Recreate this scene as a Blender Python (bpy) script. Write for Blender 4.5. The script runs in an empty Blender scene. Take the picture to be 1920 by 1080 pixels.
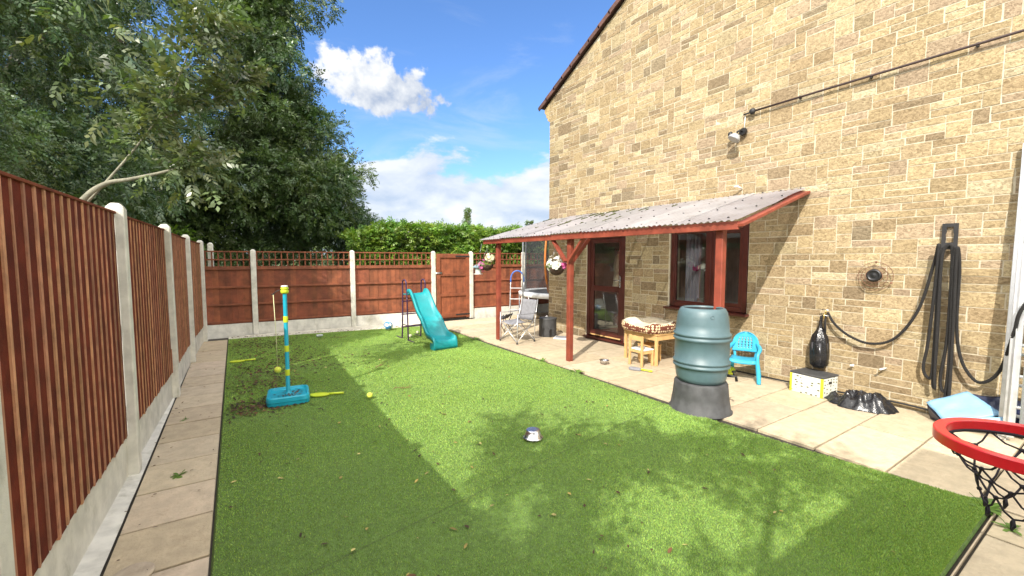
import bpy, math, random
import numpy as np
from mathutils import Vector, Matrix, Euler, noise as mnoise
R = math.radians
random.seed(7); rng = np.random.default_rng(7)
S = bpy.context.scene
COL = S.collection

# ------------------------------------------------------------ camera, sky, sun
cam = bpy.data.cameras.new('camera'); camo = bpy.data.objects.new('camera', cam); COL.objects.link(camo)
cam.sensor_width = 36; cam.lens = 15.0; cam.clip_end = 2000; cam.clip_start = 0.05
camo.location = (0, 0, 1.6); camo.rotation_euler = (R(90 - 3.9), 0, R(-33.0))
S.camera = camo
S.view_settings.view_transform = 'Standard'; S.view_settings.look = 'None'
S.view_settings.exposure = 1.2; S.view_settings.gamma = 1; S.view_settings.use_curve_mapping = False

SUN_DIR = Vector((-0.841, -0.541, 0.83)).normalized()      # towards the sun
sun = bpy.data.lights.new('sun', 'SUN'); sun.energy = 3.0; sun.angle = R(0.5); sun.color = (1, 0.94, 0.84)
suno = bpy.data.objects.new('sun', sun); COL.objects.link(suno)
suno.rotation_euler = SUN_DIR.to_track_quat('Z', 'Y').to_euler()

W = bpy.data.worlds.new('World'); S.world = W; W.use_nodes = True

class NT:
    """small expression helper over a node tree"""
    def __init__(s, t): s.t = t
    def n(s, kind, **kw):
        nd = s.t.nodes.new(kind)
        for k, v in kw.items(): setattr(nd, k, v)
        return nd
    def put(s, sock, v):
        if isinstance(v, bpy.types.NodeSocket): s.t.links.new(v, sock)
        elif v is not None: sock.default_value = v
    def m(s, op, a, b=None, c=None, clamp=False):
        nd = s.n('ShaderNodeMath', operation=op, use_clamp=clamp)
        for i, v in enumerate((a, b, c)): s.put(nd.inputs[i], v)
        return nd.outputs[0]
    def v(s, op, a, b=None):
        nd = s.n('ShaderNodeVectorMath', operation=op)
        s.put(nd.inputs[0], a); s.put(nd.inputs[1], b)
        return nd.outputs['Value'] if op in ('DOT_PRODUCT', 'LENGTH') else nd.outputs[0]
    def noise(s, vec, scale, detail=4, rough=.5, dist=0):
        nd = s.n('ShaderNodeTexNoise'); s.put(nd.inputs['Vector'], vec)
        nd.inputs['Scale'].default_value = scale; nd.inputs['Detail'].default_value = detail
        nd.inputs['Roughness'].default_value = rough; nd.inputs['Distortion'].default_value = dist
        return nd.outputs['Fac']
    def step(s, x, a, b):
        nd = s.n('ShaderNodeMapRange', interpolation_type='SMOOTHSTEP'); s.put(nd.inputs[0], x)
        s.put(nd.inputs[1], a); s.put(nd.inputs[2], b); return nd.outputs[0]
    def mix(s, f, a, b, mode='MIX'):
        nd = s.n('ShaderNodeMix', data_type='RGBA', blend_type=mode)
        s.put(nd.inputs[0], f); s.put(nd.inputs[6], a if isinstance(a, bpy.types.NodeSocket) else (*a[:3], 1))
        s.put(nd.inputs[7], b if isinstance(b, bpy.types.NodeSocket) else (*b[:3], 1)); return nd.outputs[2]
    def comb(s, x, y, z):
        nd = s.n('ShaderNodeCombineXYZ')
        for i, v in enumerate((x, y, z)): s.put(nd.inputs[i], v)
        return nd.outputs[0]

def build_world():
    T = NT(W.node_tree); T.t.nodes.clear()
    out = T.n('ShaderNodeOutputWorld'); bg = T.n('ShaderNodeBackground'); T.t.links.new(bg.outputs[0], out.inputs[0])
    sky = T.n('ShaderNodeTexSky', sky_type='NISHITA', sun_disc=False)
    sky.sun_elevation = math.asin(SUN_DIR.z); sky.sun_rotation = math.atan2(SUN_DIR.x, SUN_DIR.y)
    sky.air_density = 1.0; sky.dust_density = 0.6; sky.ozone_density = 2.2
    skyc = T.mix(1, sky.outputs[0], (0.53, 0.71, 0.94), 'MULTIPLY')
    d = T.n('ShaderNodeTexCoord').outputs['Generated']
    def uv(az, el):
        c = Vector((math.sin(az) * math.cos(el), math.cos(az) * math.cos(el), math.sin(el)))
        r = Vector((math.cos(az), -math.sin(az), 0)); u = r.cross(c)
        k = T.m('MAXIMUM', T.v('DOT_PRODUCT', d, c), 0.02)
        return T.m('DIVIDE', T.v('DOT_PRODUCT', d, r), k), T.m('DIVIDE', T.v('DOT_PRODUCT', d, u), k), T.m('GREATER_THAN', T.v('DOT_PRODUCT', d, c), 0.3)
    col = skyc
    # broken bank of cloud low over the horizon, all round
    sep = T.n('ShaderNodeSeparateXYZ'); T.put(sep.inputs[0], d)
    z = sep.outputs[2]
    flat = T.v('MULTIPLY', d, (1, 1, 2.3))
    off = T.v('ADD', flat, (-0.02, -0.01, 0.05))
    n1 = T.noise(flat, 5.2, 9, .54, .15); n1b = T.noise(off, 5.2, 9, .54, .15)
    cover = T.step(z, 0.33, 0.10)
    dens = T.m('ADD', T.m('MULTIPLY', n1, 1.0), T.m('MULTIPLY_ADD', cover, 0.50, -0.42))
    a1 = T.m('MULTIPLY', T.step(dens, 0.30, 0.40), T.step(z, 0.36, 0.22))
    lit = T.m('MULTIPLY_ADD', T.m('SUBTRACT', n1, n1b), 3.4, 0.56, clamp=True)
    n3 = T.noise(flat, 3.3, 5, .5)
    lit = T.m('MULTIPLY', lit, T.m('MULTIPLY_ADD', n3, 0.7, 0.62), clamp=True)
    c1 = T.mix(lit, (2.2, 2.6, 3.25), (3.75, 3.85, 3.95))
    col = T.mix(T.m('MULTIPLY', a1, .95), col, c1)
    # thin veil
    n4 = T.noise(T.v('MULTIPLY', d, (1, 1, 4)), 2.6, 6, .6, .6)
    col = T.mix(T.m('MULTIPLY', T.step(n4, 0.5, 0.72), T.m('MULTIPLY', T.step(z, 0.75, 0.3), .28)), col, (3.0, 3.3, 3.6))
    # single cumulus
    def cumulus(col, az, el, sx, sy, seed, base=-0.55):
        u, v, front = uv(az, el)
        p = T.comb(T.m('DIVIDE', u, sx), T.m('DIVIDE', v, sx), seed)
        nA = T.noise(p, 2.1, 10, .56, .1)
        nB = T.noise(T.v('ADD', p, (0.10, -0.13, 0)), 2.1, 10, .56, .1)
        U = T.m('DIVIDE', u, sx); V = T.m('DIVIDE', v, sy)
        # tilt: the belly falls to the right as in a drifting cloud
        V2 = T.m('ADD', V, T.m('MULTIPLY', U, 0.22))
        below = T.m('MULTIPLY', T.m('MINIMUM', V2, 0), 1.35)
        above = T.m('MAXIMUM', V2, 0)
        rr = T.m('SQRT', T.m('ADD', T.m('MULTIPLY', U, U), T.m('ADD', T.m('MULTIPLY', below, below), T.m('MULTIPLY', above, above))))
        dn = T.m('ADD', T.m('SUBTRACT', 1.0, rr), T.m('MULTIPLY_ADD', nA, 2.3, -1.2))
        a = T.m('MULTIPLY', T.step(dn, 0.0, 0.30), front)
        sh = T.m('ADD', T.m('MULTIPLY', T.m('SUBTRACT', nA, nB), 2.6), T.m('ADD', T.m('MULTIPLY', V2, 0.42), T.m('MULTIPLY_ADD', U, -0.42, 0.56)), clamp=True)
        c = T.mix(sh, (1.75, 2.1, 2.75), (3.9, 3.95, 3.95))
        return T.mix(a, col, c)
    col = cumulus(col, R(33 - 16.6), R(20.4), 0.120, 0.078, 3.1)
    # bright clouds added out of view, overhead and behind the camera, for fill light
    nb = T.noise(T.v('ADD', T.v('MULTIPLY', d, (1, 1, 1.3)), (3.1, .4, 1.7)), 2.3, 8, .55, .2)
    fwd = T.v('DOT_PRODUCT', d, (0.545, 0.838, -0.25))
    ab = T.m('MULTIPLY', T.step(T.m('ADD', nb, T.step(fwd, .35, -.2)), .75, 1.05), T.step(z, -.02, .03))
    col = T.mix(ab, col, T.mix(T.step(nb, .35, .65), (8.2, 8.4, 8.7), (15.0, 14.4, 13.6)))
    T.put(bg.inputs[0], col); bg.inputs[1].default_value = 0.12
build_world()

# ------------------------------------------------------------ materials
MATS = {}
def mat(name, col, rough=.6, var=.15, scale=6, bump=0, bscale=60, metal=0, col2=None, tint=False, transl=0, alpha=None, spec=.5, stain=None, coat=0):
    if name in MATS: return MATS[name]
    m = bpy.data.materials.new(name); m.use_nodes = True; MATS[name] = m
    T = NT(m.node_tree); b = T.t.nodes['Principled BSDF']; out = T.t.nodes['Material Output']
    tc = T.n('ShaderNodeTexCoord').outputs['Object']
    n = T.noise(tc, scale, 6, .6)
    lo = tuple(c * (1 - var) for c in col); hi = tuple(min(1, c * (1 + var)) for c in (col2 or col))
    f = T.step(n, .3, .7)
    c = T.mix(f, lo, hi)
    if stain:
        sc, amt, mul = stain
        n2 = T.noise(T.v('MULTIPLY', tc, (1, 1, .35)), sc, 8, .7, .4)
        c = T.mix(T.m('MULTIPLY', T.step(n2, .52, .72), amt), c, T.mix(1, c, mul, 'MULTIPLY'))
    if tint:
        at = T.n('ShaderNodeAttribute', attribute_name='tint').outputs['Color']
        c = T.mix(1, c, at, 'MULTIPLY')
    T.put(b.inputs['Base Color'], c)
    b.inputs['Roughness'].default_value = rough; b.inputs['Metallic'].default_value = metal
    b.inputs['Specular IOR Level'].default_value = spec
    if coat: b.inputs['Coat Weight'].default_value = coat; b.inputs['Coat Roughness'].default_value = .15
    T.put(b.inputs['Roughness'], T.m('MULTIPLY_ADD', n, .25, rough - .12, clamp=True))
    if bump:
        bn = T.n('ShaderNodeBump'); bn.inputs['Strength'].default_value = bump; bn.inputs['Distance'].default_value = .01
        T.put(bn.inputs['Height'], T.noise(tc, bscale, 5, .6)); T.put(b.inputs['Normal'], bn.outputs[0])
    if transl:
        tr = T.n('ShaderNodeBsdfTranslucent'); T.put(tr.inputs[0], c)
        mx = T.n('ShaderNodeMixShader'); mx.inputs[0].default_value = transl
        T.t.links.new(b.outputs[0], mx.inputs[1]); T.t.links.new(tr.outputs[0], mx.inputs[2]); T.t.links.new(mx.outputs[0], out.inputs[0])
    if alpha is not None:
        last = out.inputs[0].links[0].from_socket
        tr = T.n('ShaderNodeBsdfTransparent'); mx = T.n('ShaderNodeMixShader'); T.put(mx.inputs[0], alpha)
        T.t.links.new(tr.outputs[0], mx.inputs[1]); T.t.links.new(last, mx.inputs[2]); T.t.links.new(mx.outputs[0], out.inputs[0])
    m['T'] = 1
    return m

def glass_mat():
    m = bpy.data.materials.new('glass'); m.use_nodes = True
    T = NT(m.node_tree); T.t.nodes.clear(); out = T.n('ShaderNodeOutputMaterial')
    fr = T.n('ShaderNodeLayerWeight'); fr.inputs[0].default_value = .22
    gl = T.n('ShaderNodeBsdfGlossy'); gl.inputs['Roughness'].default_value = .015; gl.inputs[0].default_value = (.9, .95, .95, 1)
    tr = T.n('ShaderNodeBsdfTransparent'); tr.inputs[0].default_value = (.95, .97, .96, 1)
    mx = T.n('ShaderNodeMixShader'); T.put(mx.inputs[0], T.m('MULTIPLY_ADD', fr.outputs['Fresnel'], 1.0, .05, clamp=True))
    T.t.links.new(tr.outputs[0], mx.inputs[1]); T.t.links.new(gl.outputs[0], mx.inputs[2]); T.t.links.new(mx.outputs[0], out.inputs[0])
    return m

def stone_mat():
    m = bpy.data.materials.new('split_stone'); m.use_nodes = True
    T = NT(m.node_tree); b = T.t.nodes['Principled BSDF']
    tc = T.n('ShaderNodeTexCoord').outputs['Object']
    at = T.n('ShaderNodeAttribute', attribute_name='tint').outputs['Color']
    warp = T.v('MULTIPLY', tc, (1, 1, 1.5))
    n1 = T.noise(warp, 34, 8, .68, .9); n2 = T.noise(tc, 3.1, 5, .6); n3 = T.noise(warp, 110, 4, .6)
    c = T.mix(T.step(n1, .30, .70), (.52, .49, .45), (1.26, 1.27, 1.28))
    c = T.mix(1, c, at, 'MULTIPLY')
    c = T.mix(T.m('MULTIPLY', T.step(n3, .54, .74), .30), c, (.13, .10, .06))
    c = T.mix(T.m('MULTIPLY', T.step(n2, .40, .66), .25), c, T.mix(1, c, (.78, .74, .70), 'MULTIPLY'))
    # pale scrubbed patches
    n5 = T.noise(tc, 2.2, 7, .75, .5)
    c = T.mix(T.m('MULTIPLY', T.step(n5, .665, .74), .55), c, (.62, .58, .50))
    # rust run under the wire basket (a stain of the wall itself)
    sp = T.n('ShaderNodeSeparateXYZ'); T.put(sp.inputs[0], tc)
    ry = T.m('ABSOLUTE', T.m('SUBTRACT', sp.outputs[1], 1.74)); rz = sp.outputs[2]
    rust = T.m('MULTIPLY', T.step(ry, .10, .01), T.m('MULTIPLY', T.step(rz, .78, 1.05), T.step(rz, 1.27, 1.18)))
    c = T.mix(T.m('MULTIPLY', rust, T.m('MULTIPLY', T.step(T.noise(tc, 22, 6, .7), .35, .6), .7)), c, (.30, .10, .025))
    T.put(b.inputs['Base Color'], c); b.inputs['Roughness'].default_value = .92; b.inputs['Specular IOR Level'].default_value = .2
    bn = T.n('ShaderNodeBump'); bn.inputs['Strength'].default_value = .9; bn.inputs['Distance'].default_value = .008
    T.put(bn.inputs['Height'], T.m('ADD', n1, T.m('MULTIPLY', n3, .35))); T.put(b.inputs['Normal'], bn.outputs[0])
    return m

def leaf_mat(name, col, col2, gloss=.42, tr=.28, scale=.9):
    m = bpy.data.materials.new(name); m.use_nodes = True
    T = NT(m.node_tree); b = T.t.nodes['Principled BSDF']; out = T.t.nodes['Material Output']
    at = T.n('ShaderNodeAttribute', attribute_name='tint').outputs['Color']
    tc = T.n('ShaderNodeTexCoord').outputs['Object']
    c = T.mix(T.step(T.noise(tc, scale, 4, .6), .35, .65), col, col2)
    c = T.mix(1, c, at, 'MULTIPLY')
    T.put(b.inputs['Base Color'], c); b.inputs['Roughness'].default_value = gloss; b.inputs['Specular IOR Level'].default_value = .5
    t = T.n('ShaderNodeBsdfTranslucent'); T.put(t.inputs[0], T.mix(1, c, (1.5, 1.7, .6), 'MULTIPLY'))
    mx = T.n('ShaderNodeMixShader'); mx.inputs[0].default_value = tr
    T.t.links.new(b.outputs[0], mx.inputs[1]); T.t.links.new(t.outputs[0], mx.inputs[2]); T.t.links.new(mx.outputs[0], out.inputs[0])
    return m

# ------------------------------------------------------------ mesh builder
class MB:
    def __init__(s): s.v = []; s.f = []; s.mi = []; s.sm = []; s.c = []; s.X = Matrix.Identity(4); s.m = 0; s.smooth = False; s.col = None
    def add(s, vs, fs, smooth=None):
        o = len(s.v); X = s.X
        s.v += [tuple(X @ Vector(p)) for p in vs]
        for f in fs:
            s.f.append(tuple(i + o for i in f)); s.mi.append(s.m); s.sm.append(s.smooth if smooth is None else smooth); s.c.append(s.col or (1, 1, 1))
    def box(s, c, d, rot=None, taper=None):
        hx, hy, hz = d[0] / 2, d[1] / 2, d[2] / 2
        ps = [Vector((x * hx, y * hy, z * hz)) for z in (-1, 1) for y in (-1, 1) for x in (-1, 1)]
        if taper:
            for p in ps:
                if p.z > 0: p.x *= taper; p.y *= taper
        if rot is not None:
            Q = rot if isinstance(rot, Matrix) else Euler(rot).to_matrix()
            ps = [Q @ p for p in ps]
        s.add([p + Vector(c) for p in ps], [(0, 2, 3, 1), (4, 5, 7, 6), (0, 1, 5, 4), (2, 6, 7, 3), (0, 4, 6, 2), (1, 3, 7, 5)])
    def mm(s, a, b): s.box([(a[i] + b[i]) / 2 for i in range(3)], [abs(b[i] - a[i]) for i in range(3)])
    def bar(s, p, q, w, h=None, up=(0, 0, 1)):
        p, q = Vector(p), Vector(q); d = q - p; L = d.length; z = d.normalized(); u = Vector(up)
        if abs(z.dot(u)) > .98: u = Vector((1, 0, 0))
        x = u.cross(z).normalized(); y = z.cross(x)
        s.box((p + q) / 2, (w, h or w, L), Matrix((x, y, z)).transposed())
    def tube(s, pts, r, n=8, closed=False, cap=True):
        pts = [Vector(p) for p in pts]; N = len(pts); rs = r if isinstance(r, (list, tuple)) else [r] * N
        vs = []; prev = None
        for i, p in enumerate(pts):
            if closed: t = (pts[(i + 1) % N] - pts[i - 1]).normalized()
            else: t = (pts[min(i + 1, N - 1)] - pts[max(i - 1, 0)]).normalized()
            if prev is None:
                a = Vector((0, 0, 1)) if abs(t.z) < .9 else Vector((1, 0, 0)); prev = t.cross(a).normalized()
            x = (prev - t * prev.dot(t))
            x = x.normalized() if x.length > 1e-6 else t.orthogonal().normalized()
            prev = x; y = t.cross(x)
            for k in range(n):
                a = 2 * math.pi * k / n; vs.append(p + (x * math.cos(a) + y * math.sin(a)) * rs[i])
        fs = []
        for i in range(N if closed else N - 1):
            j = (i + 1) % N
            for k in range(n): fs.append((i * n + k, i * n + (k + 1) % n, j * n + (k + 1) % n, j * n + k))
        if cap and not closed: fs += [tuple(range(n - 1, -1, -1)), tuple((N - 1) * n + k for k in range(n))]
        s.add(vs, fs, True)
    def lathe(s, prof, n=24, c=(0, 0, 0), cap=True, smooth=True, rf=None):
        vs = []; N = len(prof)
        for (r, z) in prof:
            for k in range(n):
                a = 2 * math.pi * k / n; q = r * (rf(a, z) if rf else 1)
                vs.append((c[0] + q * math.cos(a), c[1] + q * math.sin(a), c[2] + z))
        fs = [(i * n + k, i * n + (k + 1) % n, (i + 1) * n + (k + 1) % n, (i + 1) * n + k) for i in range(N - 1) for k in range(n)]
        s.add(vs, fs, smooth)
        if cap:
            s.add(vs[:n], [tuple(range(n - 1, -1, -1))], False); s.add(vs[-n:], [tuple(range(n))], False)
    def ball(s, c, r, n=16, sq=(1, 1, 1)):
        vs = []; m = n // 2
        for i in range(m + 1):
            t = math.pi * i / m
            for k in range(n):
                a = 2 * math.pi * k / n
                vs.append((c[0] + r * sq[0] * math.sin(t) * math.cos(a), c[1] + r * sq[1] * math.sin(t) * math.sin(a), c[2] + r * sq[2] * math.cos(t)))
        s.add(vs, [(i * n + k, (i + 1) * n + k, (i + 1) * n + (k + 1) % n, i * n + (k + 1) % n) for i in range(m) for k in range(n)], True)
    def prism(s, poly, axis, a, b):
        """poly: 2-D points in the plane normal to axis; extruded a..b"""
        def P(p, h):
            if axis == 0: return (h, p[0], p[1])
            if axis == 1: return (p[0], h, p[1])
            return (p[0], p[1], h)
        n = len(poly)
        s.add([P(p, a) for p in poly] + [P(p, b) for p in poly],
              [tuple(range(n - 1, -1, -1)), tuple(range(n, 2 * n))] + [(i, (i + 1) % n, n + (i + 1) % n, n + i) for i in range(n)])
    def sheet(s, grid, smooth=True):
        h, w = len(grid), len(grid[0])
        s.add([p for row in grid for p in row], [(i * w + j, i * w + j + 1, (i + 1) * w + j + 1, (i + 1) * w + j) for i in range(h - 1) for j in range(w - 1)], smooth)
    def build(s, name, mats, parent=None, bevel=0, world=True, solid=0, fix=True, subsurf=0, bseg=2):
        me = bpy.data.meshes.new(name)
        vs = s.v
        if parent is not None and world:
            L = parent.get('base')
            L = Vector(L) if L is not None else Vector((0, 0, 0))
            if L.length > 0: vs = [(v[0] - L.x, v[1] - L.y, v[2] - L.z) for v in vs]
        me.from_pydata(vs, [], s.f); 
        if not isinstance(mats, (list, tuple)): mats = [mats]
        for m_ in mats: me.materials.append(m_)
        me.polygons.foreach_set('material_index', s.mi); me.polygons.foreach_set('use_smooth', s.sm)
        if any(c != (1, 1, 1) for c in s.c):
            at = me.color_attributes.new('tint', 'FLOAT_COLOR', 'CORNER'); arr = []
            for p, c in zip(me.polygons, s.c): arr += [c[0], c[1], c[2], 1] * p.loop_total
            at.data.foreach_set('color', arr)
        else:
            at = me.color_attributes.new('tint', 'FLOAT_COLOR', 'POINT'); at.data.foreach_set('color', [1.0] * (4 * len(me.vertices)))
        if fix:
            import bmesh
            bm = bmesh.new(); bm.from_mesh(me); bmesh.ops.recalc_face_normals(bm, faces=bm.faces); bm.to_mesh(me); bm.free()
        o = bpy.data.objects.new(name, me); COL.objects.link(o)
        if parent is not None: o.parent = parent
        if solid:
            md = o.modifiers.new('s', 'SOLIDIFY'); md.thickness = solid; md.offset = 0
        if bevel:
            md = o.modifiers.new('b', 'BEVEL'); md.width = bevel; md.segments = bseg; md.limit_method = 'ANGLE'; md.angle_limit = R(40)
        if subsurf:
            md = o.modifiers.new('u', 'SUBSURF'); md.levels = subsurf; md.render_levels = subsurf
        return o

def tag(o, label=None, cat=None, group=None, kind=None):
    if label: o['label'] = label
    if cat: o['category'] = cat
    if group: o['group'] = group
    if kind: o['kind'] = kind
    return o
def thing(name, label, cat, loc=(0, 0, 0), rz=0, group=None):
    o = bpy.data.objects.new(name, None); COL.objects.link(o); o.empty_display_size = .1
    o.location = loc; o.rotation_euler = (0, 0, rz); o['base'] = tuple(float(x) for x in loc)
    return tag(o, label, cat, group)
def local(o): o['base'] = (0.0, 0.0, 0.0); return o      # parts given in the thing's own coordinates
def structure(o): return tag(o, kind='structure')

# quick leaf-cloud mesh from arrays ------------------------------------------------
def arrays_mesh(name, V, F, mats, tint=None, parent=None):
    me = bpy.data.meshes.new(name); nf, k = F.shape
    me.vertices.add(len(V)); me.vertices.foreach_set('co', V.astype(np.float32).ravel())
    me.loops.add(nf * k); me.loops.foreach_set('vertex_index', F.astype(np.int32).ravel())
    me.polygons.add(nf); me.polygons.foreach_set('loop_start', np.arange(0, nf * k, k, dtype=np.int32)); me.polygons.foreach_set('loop_total', np.full(nf, k, dtype=np.int32))
    me.update(calc_edges=True)
    if tint is not None:
        at = me.color_attributes.new('tint', 'FLOAT_COLOR', 'POINT'); a = np.ones((len(V), 4), np.float32); a[:, :3] = tint; at.data.foreach_set('color', a.ravel())
    for m_ in (mats if isinstance(mats, list) else [mats]): me.materials.append(m_)
    o = bpy.data.objects.new(name, me); COL.objects.link(o)
    if parent is not None:
        o.parent = parent
        L = parent.get('base')
        if L is not None:
            me.transform(Matrix.Translation(-Vector(L)))
    return o

def twig_template(pairs=5, L=.30, ll=.085, lw=.03, droop=.25, seed=0):
    V = []; rs = np.random.default_rng(seed); L_, W_ = ll, lw
    def leaflet(p, d, nrm):
        ll = L_ * rs.uniform(.65, 1.2); lw = W_ * rs.uniform(.75, 1.2); d = d + rs.normal(0, .28, 3); nrm = nrm + rs.normal(0, .35, 3)
        d = d / np.linalg.norm(d); s = np.cross(nrm, d); s /= np.linalg.norm(s)
        dn = np.array([0, 0, -1.0])
        V.extend([p, p + d * ll * .45 + s * lw * .5 + dn * .002, p + d * ll + dn * ll * .18, p + d * ll * .45 - s * lw * .5 + dn * .002])
    for i in range(pairs):
        t = (i + .6) / (pairs + .4); p = np.array([t * L, 0, -droop * L * t * t])
        for sgn in (-1, 1): leaflet(p, np.array([.55, sgn * .85, -.12]), np.array([0, 0, 1.0]))
    leaflet(np.array([L, 0, -droop * L]), np.array([1, 0, -.5]), np.array([0, 0, 1.0]))
    V = np.array(V); return V, np.arange(len(V)).reshape(-1, 4)

def place(tmplV, tmplF, P, D, scale, roll_sd=.5, tint=None, up=None):
    """copies of a template at P pointing along D (n,3)"""
    n = len(P); D = D / np.maximum(np.linalg.norm(D, axis=1, keepdims=True), 1e-6)
    U = np.tile(np.array([0, 0, 1.0]), (n, 1)) + rng.normal(0, roll_sd, (n, 3))
    Y = np.cross(U, D); Y /= np.maximum(np.linalg.norm(Y, axis=1, keepdims=True), 1e-6); Z = np.cross(D, Y)
    sc = scale if np.ndim(scale) else np.full(n, scale)
    V = (tmplV[None, :, 0, None] * D[:, None] + tmplV[None, :, 1, None] * Y[:, None] + tmplV[None, :, 2, None] * Z[:, None]) * sc[:, None, None] + P[:, None]
    k = len(tmplV); F = (tmplF[None] + (np.arange(n) * k)[:, None, None]).reshape(-1, tmplF.shape[1])
    T = None
    if tint is not None: T = np.repeat(tint, k, axis=0)
    return V.reshape(-1, 3), F, T

def leaf_tint(n, warm=.18, dark=.25):
    t = np.ones((n, 3)) * rng.uniform(1 - dark, 1 + dark, (n, 1)); t[:, 0] *= rng.uniform(1 - warm, 1 + warm * 1.4, n); t[:, 2] *= rng.uniform(.7, 1.2, n)
    return t

def clumps_in(center, radii, n, fill=.55, zmin=None):
    out = []
    while len(out) < n:
        d = rng.normal(0, 1, 3); d /= np.linalg.norm(d)
        r = rng.uniform(fill, 1.0); p = np.array(center) + d * r * np.array(radii)
        if zmin is not None and p[2] < zmin: continue
        out.append(p)
    return np.array(out)

def crown(name, clumps, crad, twigs, tmpl, mat_, scale, parent, tint_amt=(.10, .28), droop=.35, squash=.75, inner=None):
    nC = len(clumps); per = rng.integers(0, nC, twigs)
    d = rng.normal(0, 1, (twigs, 3)); d /= np.linalg.norm(d, axis=1, keepdims=True)
    rr = rng.uniform(.25, 1, twigs) ** .5
    cr = (crad * rng.uniform(.7, 1.3, nC))[per]
    P = clumps[per] + d * (rr * cr)[:, None] * np.array([1, 1, squash])
    D = d + rng.normal(0, .45, (twigs, 3)); D[:, 2] -= droop
    ct = leaf_tint(nC, *tint_amt)[per] * leaf_tint(twigs, .08, .15)
    VV, FF, TT, o_ = [], [], [], 0
    ts = tmpl if isinstance(tmpl, list) else [tmpl]; pick = rng.integers(0, len(ts), twigs)
    for k, t_ in enumerate(ts):
        m_ = pick == k; V, F, T = place(t_[0], t_[1], P[m_], D[m_], scale * rng.uniform(.6, 1.3, m_.sum()), 1.0, ct[m_]); VV.append(V); FF.append(F + o_); TT.append(T); o_ += len(V)
    return arrays_mesh(name, np.concatenate(VV), np.concatenate(FF), mat_, np.concatenate(TT), parent)

def limbs(mb, base, fork, clumps, r0, n=10, r1=.03):
    b = Vector(base); f = Vector(fork)
    mb.tube([b, b.lerp(f, .5) + Vector((random.uniform(-.1, .1), random.uniform(-.1, .1), 0)), f], [r0 * 1.25, r0, r0 * .8], 10)
    idx = rng.permutation(len(clumps))[:n]
    for i in idx:
        c = Vector(clumps[i]); st = b.lerp(f, random.uniform(.55, 1.0)); mid = st.lerp(c, .5) + Vector((random.uniform(-.3, .3), random.uniform(-.3, .3), random.uniform(.1, .6)))
        pts = [st * (1 - t) ** 2 + mid * 2 * t * (1 - t) + c * t * t for t in [k / 7 for k in range(8)]]
        mb.tube(pts, [r0 * .5 * (1 - k / 8) + r1 * k / 8 for k in range(8)], 7)

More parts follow.
